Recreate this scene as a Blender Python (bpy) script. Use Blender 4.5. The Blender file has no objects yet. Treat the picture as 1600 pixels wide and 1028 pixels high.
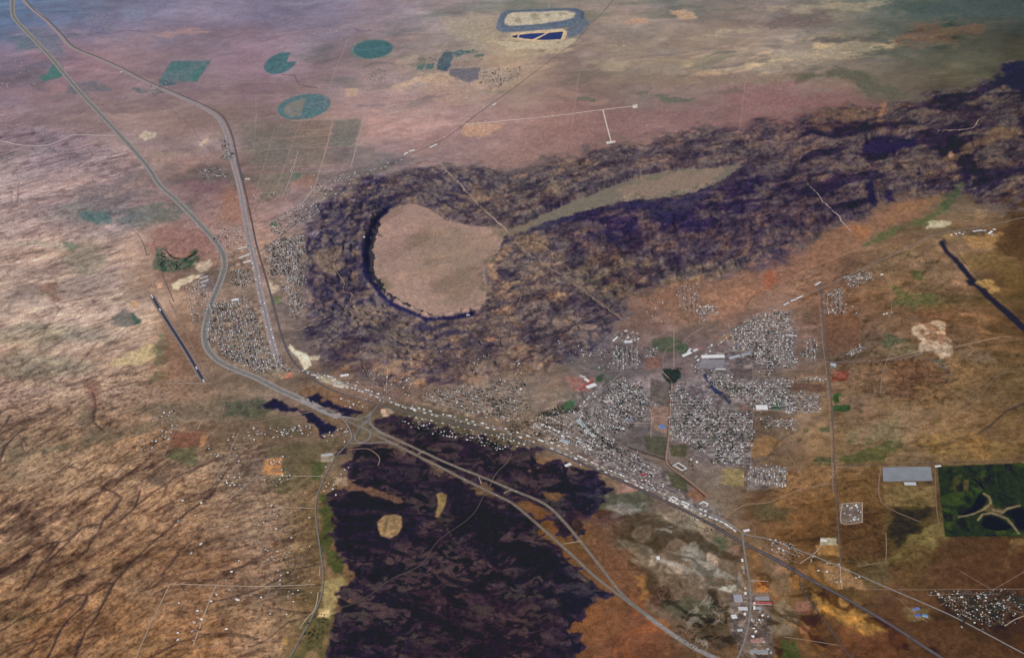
import bpy, math, random
import numpy as np
from mathutils import Vector
random.seed(7); RNG = np.random.RandomState(11)
S = bpy.context.scene; COL = S.collection
# ------------------------------------------------------------------ camera
CAM_H, PITCH, FPX = 9500.0, math.radians(34.0), 2000.0
cam = bpy.data.cameras.new('camera'); co = bpy.data.objects.new('camera', cam); COL.objects.link(co)
co.location = (0, 0, CAM_H); co.rotation_euler = (math.radians(90) - PITCH, 0, 0)
cam.sensor_width = 36; cam.lens = 36 * FPX / 1600; cam.clip_start = 10; cam.clip_end = 400000
S.camera = co
# ------------------------------------------------------------------ sky, sun, exposure
SUN_EL, SUN_AZ = math.radians(40), math.radians(222)     # azimuth clockwise from +Y: light comes from the south-west
w = bpy.data.worlds.new('World'); S.world = w; w.use_nodes = True
nt = w.node_tree; bgn = nt.nodes['Background']
sky = nt.nodes.new('ShaderNodeTexSky'); sky.sky_type = 'NISHITA'; sky.sun_disc = False
sky.sun_elevation = SUN_EL; sky.sun_rotation = SUN_AZ; sky.altitude = 2000
nt.links.new(sky.outputs[0], bgn.inputs[0]); bgn.inputs[1].default_value = 0.09
sl = bpy.data.lights.new('sun', 'SUN'); sl.energy = 3.6; sl.angle = math.radians(0.5); sl.color = (1, 0.94, 0.86)
so = bpy.data.objects.new('sun', sl); COL.objects.link(so)
sd = Vector((math.sin(SUN_AZ) * math.cos(SUN_EL), math.cos(SUN_AZ) * math.cos(SUN_EL), math.sin(SUN_EL)))
so.rotation_euler = sd.to_track_quat('Z', 'Y').to_euler(); so.location = (0, 0, 9000)
S.view_settings.view_transform = 'Standard'; S.view_settings.look = 'None'
S.view_settings.exposure = 0.0; S.view_settings.gamma = 1.0
S.cycles.use_denoising = True; S.cycles.max_bounces = 4; S.cycles.volume_bounces = 1
# air: even haze, and the light that reaches the ground (used to turn seen colours into surface colours)
SIGMA = 2.0e-6
HAZE_C = (0.42, 0.44, 0.62)
E_LIT = np.array([0.795, 0.80, 0.90]); H_AIR = np.array([0.36, 0.38, 0.48])

# ------------------------------------------------------------------ picture plane <-> ground
ct, st = math.cos(PITCH), math.sin(PITCH)
def ground(px, py):
    dx = px - 800.0; v = 514.0 - py
    dz = v * ct - FPX * st; dy = v * st + FPX * ct
    t = CAM_H / -dz
    return dx * t, dy * t
def project(X, Y, Z):
    zc = Z - CAM_H
    depth = Y * ct - zc * st; up = Y * st + zc * ct
    return 800 + FPX * X / depth, 514 - FPX * up / depth, depth
def axis(lo, hi, step, outlo, outhi):
    a = list(np.arange(lo, hi, step)); s = step * 2; x = a[0] - s; L = []
    while x > outlo: L.append(x); s *= 1.25; x -= s
    L.append(outlo); s = step * 2; x = a[-1] + s; R = []
    while x < outhi: R.append(x); s *= 1.25; x += s
    R.append(outhi)
    return np.array(L[::-1] + a + R, dtype=float)
QX = axis(-90, 1700, 1.3, -2600, 4200); QY = axis(-60, 1110, 1.15, -640, 2600)
PX, PY = np.meshgrid(QX, QY); WX, WY = ground(PX, PY)
NR, NC = PX.shape

# ------------------------------------------------------------------ noise on the ground
TAB = RNG.rand(256, 256)
def vnoise(x, y, k=0):
    x = x + k * 17.31; y = y + k * 9.73
    xi = np.floor(x).astype(np.int32); yi = np.floor(y).astype(np.int32)
    fx = x - xi; fy = y - yi
    fx = fx * fx * (3 - 2 * fx); fy = fy * fy * (3 - 2 * fy)
    x0 = xi & 255; x1 = (xi + 1) & 255; y0 = yi & 255; y1 = (yi + 1) & 255
    a = TAB[y0, x0]; b = TAB[y0, x1]; c = TAB[y1, x0]; d = TAB[y1, x1]
    a = a + (b - a) * fx; c = c + (d - c) * fx
    return a + (c - a) * fy
def fbm(scale, oct=4, k=0, ang=0.0, stretch=1.0, warp=0.0, ridged=False, X=None, Y=None, sl=None):
    X = WX if X is None else X; Y = WY if Y is None else Y
    if sl is not None: X = X[sl]; Y = Y[sl]
    c, s = math.cos(ang), math.sin(ang)
    x = (X * c + Y * s) / (scale * stretch); y = (-X * s + Y * c) / scale
    if warp:
        x = x + warp * (vnoise(X / scale / 1.7, Y / scale / 1.7, k + 5) - .5) * 2 / stretch
        y = y + warp * (vnoise(X / scale / 1.7, Y / scale / 1.7, k + 8) - .5) * 2
    t = 0; a = 1; A = 0
    for i in range(oct):
        n = vnoise(x, y, k + i * 3)
        if ridged: n = 1 - abs(2 * n - 1)
        t = t + a * n; A += a; a *= 0.55
        x, y = (x * 0.8 - y * 0.6) * 2.03, (x * 0.6 + y * 0.8) * 2.03
        if stretch != 1: x, y = (x * 0.8 + y * 0.6), (-x * 0.6 + y * 0.8)
    return t / A
def sstep(a, b, x):
    t = np.clip((x - a) / (b - a), 0, 1); return t * t * (3 - 2 * t)
WPX = (fbm(420, 5, 40) - .5) * 4; WPY = (fbm(420, 5, 60) - .5) * 4
FINE = fbm(38, 2, 90); BRK = fbm(170, 4, 95, .4, 1.5); RAG = fbm(110, 4, 97, .2, 1.4, .8)
W2X = (fbm(100, 3, 42) - .5) * 4; W2Y = (fbm(100, 3, 62) - .5) * 4
def pts(s): return [tuple(float(v) for v in p.split(',')) for p in s.split()]
def box_slice(P, m):
    xs = [p[0] for p in P]; ys = [p[1] for p in P]
    i0, i1 = np.searchsorted(QY, [min(ys) - m, max(ys) + m]); j0, j1 = np.searchsorted(QX, [min(xs) - m, max(xs) + m])
    return slice(max(i0 - 1, 0), i1 + 1), slice(max(j0 - 1, 0), j1 + 1)
def seg_dist(x, y, P, closed):
    d = np.full(x.shape, 1e9); n = len(P)
    for i in range(n if closed else n - 1):
        ax, ay = P[i]; bx, by = P[(i + 1) % n]; ex, ey = bx - ax, by - ay
        t = np.clip(((x - ax) * ex + (y - ay) * ey) / max(ex * ex + ey * ey, 1e-9), 0, 1)
        d = np.minimum(d, (x - ax - t * ex) ** 2 + ((y - ay - t * ey) * 1.35) ** 2)
    return np.sqrt(d)
def sdf(P, warp=0, m=30):
    """signed distance (positive inside), on the slice of the grid round the outline"""
    s = box_slice(P, m + warp * 1.5)
    w2 = min(2.2, warp * .75) if warp >= 2 else 0
    x = PX[s] + WPX[s] * warp + W2X[s] * w2; y = PY[s] + WPY[s] * warp * .7 + W2Y[s] * w2 * .7
    d = seg_dist(x, y, P, True)
    ins = np.zeros(x.shape, bool); n = len(P)
    for i in range(n):
        ax, ay = P[i]; bx, by = P[(i + 1) % n]
        if ay == by: continue
        ins ^= ((ay > y) != (by > y)) & (x < (bx - ax) * (y - ay) / (by - ay) + ax)
    return s, np.where(ins, d, -d)
def inside(P, x, y):
    c = False; n = len(P)
    for i in range(n):
        ax, ay = P[i]; bx, by = P[(i + 1) % n]
        if (ay > y) != (by > y) and x < (bx - ax) * (y - ay) / (by - ay) + ax: c = not c
    return c

# ------------------------------------------------------------------ outlines read off the place
PLAYA = pts("582,372 588,350 600,332 622,320 645,318 680,330 703,345 740,350 775,353 790,365 784,380 768,402 759,425 763,450 755,475 735,490 700,494 670,497 640,485 615,472 605,458 590,440 578,420 575,395")
STRIP = pts("790,362 815,352 850,338 900,312 960,290 1010,275 1060,265 1120,262 1165,257 1150,268 1110,292 1070,305 1000,312 960,316 900,335 850,350 815,362 795,370")
MESA = pts("478,352 500,318 540,290 590,275 640,262 700,258 760,268 800,274 850,252 900,242 1000,222 1100,202 1200,190 1300,178 1400,158 1500,145 1560,112 1600,95 1850,40 1850,300 1600,316 1540,318 1490,298 1430,306 1380,322 1330,348 1300,345 1285,350 1250,385 1200,412 1150,425 1090,440 1030,448 990,455 960,500 930,540 890,560 850,585 800,580 700,598 620,600 560,590 505,572 480,535 470,500 482,460 478,400")
LAVA = [pts("548,705 575,697 610,700 650,715 700,742 750,771 800,790 840,825 870,855 900,885 945,925 925,932 900,962 885,985 908,1005 900,1060 880,1200 480,1200 505,1060 512,1020 520,990 538,955 530,930 545,905 538,870 528,838 512,800 508,775 525,765 550,760 555,740"),
        pts("590,660 640,655 700,672 740,680 800,700 830,705 835,735 870,722 900,730 945,745 950,768 930,800 895,815 905,830 885,838 850,800 800,775 700,735 640,703 600,680"),
        pts("405,633 440,622 470,640 500,652 530,666 520,673 500,677 485,660 455,642"),
        pts("475,620 500,618 520,632 545,645 560,650 535,652 505,640 482,630")]
CUESTA = pts("1455,372 1472,378 1478,392 1500,413 1515,432 1545,465 1575,489 1600,512 1700,590 1800,660")

# ------------------------------------------------------------------ heights
Z = np.zeros_like(PX)
Z += (fbm(2600, 3, 3) - .5) * 14 + (fbm(500, 3, 13) - .5) * 4
# mesa of old lava round the dry lake
s, d = sdf(MESA, 14, 10)
m = sstep(-2, 26, d)
BL = [(520,430,70,70),(600,560,90,80),(560,330,70,60),(800,470,80,70),(1000,350,110,150),(1120,340,100,170),(1230,320,90,170),(1350,260,110,170),(1480,220,110,180),(1600,200,120,190),(1000,250,120,45),(740,300,80,35),(880,420,90,90),(700,560,100,45)]
hb = 24 + 0 * d
for bx, by, r, h in BL: hb = np.maximum(hb, h * np.exp(-(((PX[s] - bx) / r) ** 2 + ((PY[s] - by) / r / .62) ** 2) * .9)) * .5 + .5 * (hb + 0) + .35 * h * np.exp(-(((PX[s] - bx) / r) ** 2 + ((PY[s] - by) / r / .62) ** 2))
rg = fbm(620, 6, 21, ang=math.radians(38), stretch=2.8, warp=.4, ridged=True, sl=s)
rg2 = fbm(230, 4, 33, ang=math.radians(34), stretch=2.4, warp=.6, ridged=True, sl=s)
Z[s] += m * (hb * (.45 + .9 * (rg - .3)) + 70 * (rg - .5) + 85 * (rg2 - .5) + 58 * (fbm(95, 3, 37, ang=.5, stretch=1.4, warp=.5, ridged=True, sl=s) - .5) + 14)
# broken terraces round the dry lake: benches that dip outward, scarps that face the lake
s, d = sdf(PLAYA, 3, 150)
dout = -d + (BRK[s] - .5) * 26 + WPX[s] * 9
TER_S = s; ph = np.clip(dout, 0, 400) / 19.0; TF = ph - np.floor(ph)
west = (1 - sstep(690, 800, PX[s])) * sstep(2, 10, -d) * (1 - sstep(105, 135, -d)) * sstep(.36, .52, fbm(380, 3, 83, sl=s))
mesa_s = np.zeros_like(PX); sm, dm = sdf(MESA, 14, 10); mesa_s[sm] = sstep(-2, 14, dm)
west = west * mesa_s[s]; TERW = west
Z[s] += west * 34 * ((1 - TF) * sstep(0, .2, TF) - .35)
# spurs and gullies down the south flank
FLANK = pts("860,372 950,350 1060,340 1180,330 1290,320 1330,345 1290,362 1240,405 1190,420 1090,445 1000,455 900,430")
s, d = sdf(FLANK, 8, 20); FL_S = s; FLW = sstep(-8, 16, d)
FLN = fbm(230, 4, 87, ang=math.radians(78), stretch=2.4, warp=.5, ridged=True, sl=s)
Z[s] += FLW * 90 * (FLN - .6)
# dry lakes: flat floors below the rim
for P, wd in ((PLAYA, 9), (STRIP, 10)):
    s, d = sdf(P, 3, 14)
    k = sstep(-wd, 1.5, d)
    Z[s] = Z[s] * (1 - k) + k * (-6)
s, d = sdf(pts("576,330 560,395 565,430 590,470 620,492 665,508 735,500 738,490 700,497 668,498 636,487 610,474 600,459 585,442 573,420 570,395 574,374 584,348 598,330"), 3, 8)
Z[s] += sstep(-6, 3, d) * 55
# pit crater in the right of the mesa
s, d = sdf(pts("1352,219 1365,214 1400,215 1426,220 1424,230 1400,238 1372,242 1350,234"), 2, 10); Z[s] -= sstep(-4, 6, d) * 130
# tilted bench ending in a scarp
s = box_slice(CUESTA, 170)
x = PX[s]; y = PY[s]; dd = seg_dist(x + WPX[s] * 2, y + WPY[s] * 2, CUESTA, False)
yy = np.interp(x + WPX[s] * 2, [p[0] for p in CUESTA], [p[1] for p in CUESTA])
left = y + WPY[s] * 2 > yy
fade = sstep(1455, 1485, x)
Z[s] += fade * np.where(left, 115 * np.exp(-(dd / 62) ** 1.3), 115 * np.exp(-(dd / 4) ** 2))
# lava flow: a low rough slab
for P in LAVA:
    s, d = sdf(P, 7, 14)
    Z[s] += sstep(-1, 2.5, d) * (5 + 12 * (fbm(90, 4, 51, ridged=True, sl=s) - .45) + 8 * (fbm(330, 3, 57, sl=s) - .5))
# slopes of the west: long low ridges running down to the north-east
LEFT = pts("-900,150 60,190 210,230 235,330 190,400 235,470 240,600 400,650 480,740 495,860 480,960 440,1040 400,1300 -900,1300")
s, d = sdf(LEFT, 20, 60)
mL = sstep(-10, 60, d)
RL = fbm(620, 5, 71, ang=math.radians(47), stretch=3.4, warp=.35, ridged=True, sl=s)
mB = sstep(450, 850, PY[s]) * .75 + .25
Z[s] += mL * mB * 48 * (RL - .5)
# tailings mounds
s, d = sdf(pts("777,32 782,21 792,17 898,14 912,20 911,31 890,40 860,46 785,50 776,44"), 0, 10); Z[s] += sstep(-1, 5, d) * 30
# the white-topped hill in the east, and a low dune
for bx, by, rx, ry, h in ((1458, 530, 34, 26, 55), (680, 125, 45, 14, 40), (608, 822, 20, 14, 22), (689, 785, 9, 20, 18), (1490, 330, 30, 14, 25)):
    s = box_slice([(bx - rx * 3, by - ry * 3), (bx + rx * 3, by + ry * 3)], 0)
    Z[s] += h * np.exp(-((PX[s] - bx) / rx) ** 2 - ((PY[s] - by) / ry) ** 2) * (.7 + .6 * fbm(160, 3, 77, ridged=True, sl=s))
def carve(P, wpx, depth):
    s = box_slice(P, wpx * 3)
    dd = seg_dist(PX[s] + WPX[s] * 2, PY[s] + WPY[s] * 2, P, False)
    Z[s] -= depth * np.exp(-(dd / wpx) ** 2)
ARROYO = [(5,"332,771 295,798 270,823 237,848 210,873 197,893 177,913 160,941 150,963 132,988 118,1015 110,1040"),
 (4,"220,765 213,790 204,800 190,811"),(3.5,"275,744 245,766 213,790"),(4,"162,761 192,776 180,796 160,813 155,828 142,846 135,861"),
 (4.5,"160,816 130,823 107,841 92,846 75,848 37,868 15,881 0,893 -60,930"),(5,"92,846 75,866 60,881 50,903 37,923"),(3.5,"117,836 95,856 75,876"),
 (4,"177,913 160,913 142,928 120,928 100,941 80,956 55,961 25,973 0,988 -60,1010"),(5.5,"135,931 125,951 107,968 95,983 85,1001 77,1021 60,1060"),
 (3.5,"57,1003 40,1028 20,1060"),(3,"0,1026 20,1011 50,1001 85,985"),(3,"317,826 300,843 280,863 265,881 252,898"),(2.5,"340,755 310,776 265,793 250,811"),
 (2.5,"250,828 225,838 200,853"),(2.5,"0,816 25,798 60,783 100,771 150,745"),(3,"400,871 370,888 337,906 285,908 240,925"),(2.5,"365,886 345,883 312,893 275,898 250,911 220,923"),
 (3.5,"400,998 357,991 312,991 280,1003 250,1018 225,1030"),(2.5,"500,881 462,886 437,901 412,916 385,925 350,935 310,942"),(2,"492,816 450,828 412,831 380,840"),(2,"462,843 425,858 400,873"),
 (2.5,"485,957 450,953 420,950 400,955"),(2.5,"485,961 450,973 420,996 390,1010"),(2,"187,514 155,536 135,559 107,584 90,601"),(1.8,"140,516 107,524 70,546 40,569 0,579"),
 (1.8,"100,500 70,514 37,536 0,554"),(2,"157,602 187,602 212,597 235,596"),(4,"17,649 8,662 0,672 -40,700"),(4,"37,669 22,682 10,694 0,724 -30,760"),(2.5,"33,690 38,702"),  # last short stroke is a shadow, carved and painted like an arroyo
 (2.5,"250,711 217,716 195,726 175,744 162,761 150,785"),(2.5,"390,694 350,714 320,726 275,744"),(2.5,"400,690 360,728 332,771"),(1.6,"0,449 27,457 55,447"),
 (1.8,"85,474 92,484 117,474 150,469 175,467"),(1.8,"92,484 85,502 72,514 60,540"),(1.5,"200,510 175,540 150,565 110,590"),(2,"165,771 130,790 95,800 60,830 20,850"),
 (1.6,"0,400 30,396 75,393"),(1.5,"60,650 100,640 140,632"),(3,"145,614 150,640 148,660 163,675"),(1.8,"30,285 28,305 26,315"),(1.5,"17,300 18,318"),(1.4,"230,500 200,520 160,548"),
 (2,"120,975 150,955 190,930 230,905"),(2,"190,890 215,880 240,866 268,850"),(2,"70,820 95,808 125,795"),(1.6,"230,770 200,795 180,830"),(1.6,"440,730 400,745 372,770 350,800"),
 (1.5,"120,640 90,655 60,668"),(1.6,"0,620 40,600 80,585 120,570"),(1.4,"240,620 200,632 165,640"),(1.4,"210,480 170,500 130,515"),(2,"1200,713 1180,720 1150,735"),
 (2.2,"1240,676 1215,690 1205,708 1175,719"),(1.4,"1600,573 1560,582 1540,600 1510,635 1490,648"),(3.5,"1600,632 1570,645 1545,665 1528,675"),(1.5,"1528,675 1480,690 1440,700 1400,698")]
for wd, t in ARROYO: carve(pts(t), wd * 1.2, 3 + wd * 1.3)
def zat(px, py):
    i = np.interp(py, QY, np.arange(NR)); j = np.interp(px, QX, np.arange(NC))
    i0 = int(min(i, NR - 2)); j0 = int(min(j, NC - 2)); fi, fj = i - i0, j - j0
    return float(Z[i0, j0] * (1 - fi) * (1 - fj) + Z[i0 + 1, j0] * fi * (1 - fj) + Z[i0, j0 + 1] * (1 - fi) * fj + Z[i0 + 1, j0 + 1] * fi * fj)
def zw(X, Y):
    a, b, _ = project(X, Y, 0.0); return zat(a, b)
def W(px, py):
    """the point of the ground seen at a place of the photograph (survey of the place)"""
    qx, qy = px, py
    for _ in range(6):
        z = zat(qx, qy); X, Y = ground(qx, qy); a, b, _d = project(X, Y, z)
        qx += (px - a) * .8; qy += (py - b) * .8
    X, Y = ground(qx, qy); return X, Y, zat(qx, qy)

# ------------------------------------------------------------------ ground colours; the far north-west carries some painted haze blue
GX = [0,100,200,300,400,500,600,700,800,900,1000,1100,1200,1300,1400,1500,1600]
GRID = """98,118,150 108,120,150 122,118,142 128,120,142 130,122,145 133,125,148 143,130,145 152,138,142 158,148,145 158,145,138 148,133,130 128,118,115 130,117,115 122,115,106 92,97,92 82,88,86 72,76,74
130,115,135 140,116,130 148,124,133 142,120,130 145,120,133 143,124,133 152,130,130 155,140,135 168,145,130 150,130,125 145,130,120 148,130,120 148,133,124 138,124,114 112,105,95 98,92,78 76,72,62
145,122,126 150,126,130 150,128,128 145,124,124 130,114,114 150,124,120 162,130,128 160,128,126 155,124,122 150,118,114 142,112,110 138,108,110 134,98,98 126,92,88 104,84,76 84,70,64 62,52,52
156,132,126 152,127,124 136,115,114 140,112,112 142,114,112 130,110,112 106,96,104 104,94,100 112,100,104 112,104,106 98,88,98 92,80,94 92,82,92 86,74,82 110,86,76 108,90,74 80,64,54
154,130,120 152,128,118 152,128,118 132,108,104 148,122,114 104,96,104 102,94,102 102,94,100 110,98,98 106,94,96 94,82,94 92,80,92 102,82,84 118,90,76 118,94,74 124,100,82 95,72,50
158,133,120 162,136,122 164,138,122 134,110,98 140,121,114 96,88,94 104,92,94 98,84,88 108,92,90 112,97,92 124,96,84 130,100,84 126,98,84 124,92,76 122,92,70 116,86,62 92,68,46
152,122,106 158,130,112 154,126,108 132,108,94 122,103,90 112,92,82 108,90,86 110,94,88 116,98,90 124,100,88 124,100,88 126,102,90 122,96,76 122,92,68 120,88,62 120,88,58 110,82,52
146,118,95 144,116,93 138,110,89 122,98,80 118,95,78 106,88,74 95,78,68 96,80,68 105,86,72 112,90,74 116,94,80 120,98,84 122,94,70 130,96,64 128,96,64 126,90,58 118,84,52
148,116,90 148,115,90 146,113,88 144,112,88 144,114,92 108,86,62 95,70,60 95,70,60 100,72,52 112,74,48 124,98,75 138,114,90 120,82,52 110,76,46 100,72,42 92,68,44 74,54,34
140,109,84 144,111,84 146,111,84 144,107,82 146,114,92 108,86,64 90,66,50 90,66,50 95,68,48 104,72,48 120,76,46 118,90,64 136,94,58 108,74,46 98,68,44 90,62,42 78,52,34
124,91,68 130,95,70 140,103,74 144,105,76 142,110,86 108,88,64 90,66,50 90,66,50 98,62,42 112,70,46 118,72,49 98,72,50 110,78,52 108,70,46 100,66,44 88,58,38 76,50,32"""
G = np.array([[[float(v) for v in c.split(',')] for c in r.split()] for r in GRID.split('\n')])
def sample_grid():
    x = np.clip(PX, 0, 1599) / 100 + WPX * .12; y = np.clip(PY, 0, 999) / 100 + WPY * .12
    x = np.clip(x, 0, 15.999); y = np.clip(y, 0, 9.999)
    i = y.astype(int); j = x.astype(int); fy = (y - i)[..., None]; fx = (x - j)[..., None]
    fx = fx * fx * (3 - 2 * fx); fy = fy * fy * (3 - 2 * fy)
    return (G[i, j] * (1 - fx) + G[i, j + 1] * fx) * (1 - fy) + (G[i + 1, j] * (1 - fx) + G[i + 1, j + 1] * fx) * fy
C = sample_grid()
FAR = (.45 + .55 * sstep(120, 420, PY))
C *= (1 + .07 * sstep(420, 560, PY) * sstep(1180, 1260, PX) * (1 - sstep(720, 780, PY)))[..., None]
C *= (1 + .30 * (fbm(1500, 4, 101) - .5) + .42 * FAR * (fbm(330, 5, 111, .35, 2.2, .8) - .5) + .34 * FAR * (fbm(80, 3, 115, .3, 1.6, .5) - .5))[..., None]
tn = fbm(1100, 4, 121, ang=.3, stretch=1.6, warp=.5) - .5
C += tn[..., None] * np.array([12, -1, -11])
tn = fbm(700, 5, 131, ang=.1, stretch=2.5, warp=.8)
gp = sstep(.56, .74, tn)[..., None] * .5
C = C * (1 - gp) + gp * (C * np.array([.72, .84, .82]))
tn = sstep(.60, .72, fbm(520, 5, 141, ang=.25, stretch=2.8, warp=.8))[..., None] * .30
C = C * (1 - tn) + tn * (C * 1.2 + np.array([16, 10, 2]))
def mix(s, a, c):
    a = a[..., None]; C[s] = C[s] * (1 - a) + a * np.asarray(c, float)
def mul(s, a, c):
    a = a[..., None]; C[s] = C[s] * (1 - a + a * np.asarray(c, float))
def P(t, c, soft=2., warp=3., al=1., grain=.10, rag=0):
    q = pts(t) if isinstance(t, str) else t
    s, d = sdf(q, warp, soft * 2 + 4)
    g = 1 + grain * 2 * (FINE[s] - .5)
    if rag: d = d + (RAG[s] - .5) * rag
    if warp >= 3: d = d + (BRK[s] - .5) * min(7 * soft, 40)
    a = sstep(-soft, soft, d) * al
    C[s] = C[s] * (1 - a[..., None]) + a[..., None] * (np.asarray(c, float) * g[..., None])
def L(t, c, wd, soft=.8, warp=1.5, al=1., rag=0):
    q = pts(t) if isinstance(t, str) else t
    s = box_slice(q, wd + soft + 4 + warp)
    dd = seg_dist(PX[s] + WPX[s] * warp, PY[s] + WPY[s] * warp, q, False)
    if rag: dd = dd * (1 + (RAG[s] - .5) * 2.2)
    mix(s, (1 - sstep(wd / 2 - soft, wd / 2 + soft, dd)) * al, c)
def MOT(t, c, scale, lo, hi, al=1., k=0, ang=0., stretch=1., warp=.6, ridged=False, edge=6, ew=6, oct=5, m=True):
    q = pts(t) if isinstance(t, str) else t
    s, d = sdf(q, ew, edge + 4)
    n = fbm(scale, oct, k, ang, stretch, warp, ridged, sl=s)
    a = sstep(lo, hi, n) * al * sstep(-edge, edge, d)
    (mul if m else mix)(s, a, c)

FARL = []
# -- west slopes: drainage lines and junipers, in three fans of different run
LP = [p for p in LEFT]
LA = "-300,640 200,640 330,720 300,820 240,940 200,1100 -300,1100"; LB = "-300,150 60,190 210,230 235,330 190,400 235,470 240,600 200,680 -300,680"; LC_ = "300,700 400,680 480,740 495,860 480,960 440,1060 200,1100 240,900"
for q, an in ((LA, 50), (LB, 35), (LC_, 24)):
    an = math.radians(an); hi = 1 if q is LA else .75 if q is LC_ else .55
    MOT(q, (.56, .53, .58), 300, .76, .92, .6 * hi, 151, an, 4.5, .35, True, 40, 15)
    MOT(q, (.64, .61, .64), 95, .72, .90, .85 * hi, 157, an, 6.5, .35, True, 40, 15)
    MOT(q, (.68, .66, .68), 46, .70, .88, .75, 153, an, 5.5, .4, True, 40, 15, 3)
    MOT(q, (1.13, 1.12, 1.09), 240, .52, .68, .8, 161, an, 4.0, .5, False, 40, 15)
    MOT(q, (1.14, 1.13, 1.10), 70, .54, .70, .6, 163, an, 3.0, .5, False, 40, 15)
MOT("-300,560 240,560 420,640 500,760 495,880 480,960 430,1060 -300,1060", (.62, .57, .55), 26, .54, .70, .55, 171, 0, 1, .5, False, 50, 12, 2)
MOT("-300,560 240,560 420,690 500,780 495,880 480,960 430,1060 -300,1060", (1.18, 1.14, 1.08), 34, .56, .74, .5, 175, .6, 1.6, .5, False, 50, 12, 2)
MOT("-100,900 130,900 260,960 240,1090 -100,1090", (1.0, .94, .88), 260, .50, .66, .4, 181, .8, 2.2, .5, False, 20, 15)
MOT("-100,760 120,790 140,900 40,960 -100,960", (.52, .50, .56), 200, .52, .68, .8, 183, .8, 3, .5, False, 20, 15)
P("172,568 190,556 215,541 235,533 243,547 240,562 205,570 180,571", (182,156,116), 3, 4, .8)
P("100,385 150,390 175,405 140,430 105,410", (118,112,96), 8, 8, .5); P("75,440 92,448 90,470 60,462", (130,95,82), 4, 5, .6)
P("120,300 235,262 250,290 190,312 130,330", (120,104,104), 8, 8, .7)
P("127,338 140,334 165,336 178,342 172,350 150,352 132,347", (76,100,98), 4, 4, .7); P("175,345 240,320 300,325 280,345 210,355", (98,104,100), 8, 6, .7)
P("95,380 118,372 112,385 98,388", (100,108,90), 4, 3, .7); P("170,490 195,482 212,492 218,504 205,510 188,512 175,505", (100,96,90), 3, 4, .8); P("203,488 212,492 219,503 210,507", (62,82,72), 2, 2, .8)
P("168,306 200,292 230,282 236,290 205,298 172,306", (168,140,128), 3, 3, .5); P("240,240 290,238 328,215 326,224 292,246 240,258", (165,142,132), 3, 4, .5)
P("218,208 232,206 243,210 241,216 228,219 217,214", (205,185,165), 2, 2, .8); P("310,225 326,214 327,220 314,229", (210,185,160), 1.5, 2, .7)
P("5,700 75,698 125,684 165,678 240,655 235,668 170,690 120,705 60,715 8,722", (98,86,70), 5, 5, .6)
P("130,640 150,635 160,660 140,690 120,690", (98,84,72), 6, 5, .6); P("135,600 155,595 160,625 145,640 132,625", (118,80,70), 5, 5, .55)
P("240,520 258,515 262,560 250,600 244,590", (92,96,74), 5, 4, .6); P("250,515 300,515 315,560 290,590 255,590", (120,90,76), 8, 6, .5)
P("235,745 262,742 260,757 234,758", (84,72,62), 3, 3, .6)
for t_, c_ in (("442,177 474,167 509,158", (120,134,136)), ("549,80 583,77 612,74", (96,132,138)), ("416,104 438,98 448,97", (98,132,138)), ("262,112 290,111 318,112", (108,130,132))): FARL.append((t_, c_))
sL, dL = sdf(LP, 20, 40); mul(sL, sstep(-20, 40, dL), (1.01, 1.04, 1.09))
# -- valley floor behind the runway and the pastures
P("205,640 300,625 400,620 430,640 380,660 260,660", (96,88,76), 10, 8, .5); P("300,660 400,650 480,665 440,690 340,700", (102,84,70), 10, 8, .5)
P("268,675 320,672 312,700 262,700", (118,78,66), 3, 2, .7); P("268,697 312,705 305,728 255,720", (76,84,60), 6, 4, .55); P("313,682 325,680 320,698 312,697", (168,122,90), 1.2, 1, .8)
P("345,628 400,618 440,640 400,650 345,652", (72,76,66), 5, 4, .7); P("400,640 450,642 480,680 500,690 470,680 410,668", (88,82,66), 5, 4, .6)
P("425,700 520,690 505,720 480,760 430,765 420,740", (88,82,60), 6, 4, .55); P("487,722 513,722 500,752 488,748", (68,78,50), 3, 2, .7)
P("412,717 440,714 440,742 412,742", (182,128,88), 2, 2, .85); P("502,710 524,708 520,722 502,722", (150,136,122), 1.2, 1, .8)
P("350,290 385,290 388,345 345,348", (150,110,95), 8, 5, .6); P("290,278 350,278 340,300 290,300", (120,92,102), 8, 8, .7); P("240,355 330,355 345,395 300,410 240,395", (140,104,100), 12, 8, .7)
P("385,200 460,190 455,260 395,270", (112,108,102), 8, 4, .55); P("460,190 520,188 505,260 455,262", (124,112,104), 4, 2, .5); P("400,270 450,268 445,300 405,320", (112,108,98), 6, 3, .6)
P("523,188 565,186 553,228 515,228", (108,110,106), 3, 1, .7); P("470,272 495,272 490,295 455,290", (150,115,100), 4, 2, .5)
P("462,270 472,270 468,280 458,279", (84,110,92), 2, 1, .7); P("422,347 432,347 434,354 424,354", (78,112,74), 1.2, 1, .8)
P("480,300 520,296 590,262 612,262 560,290 520,318", (128,116,108), 4, 3, .6)
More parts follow.
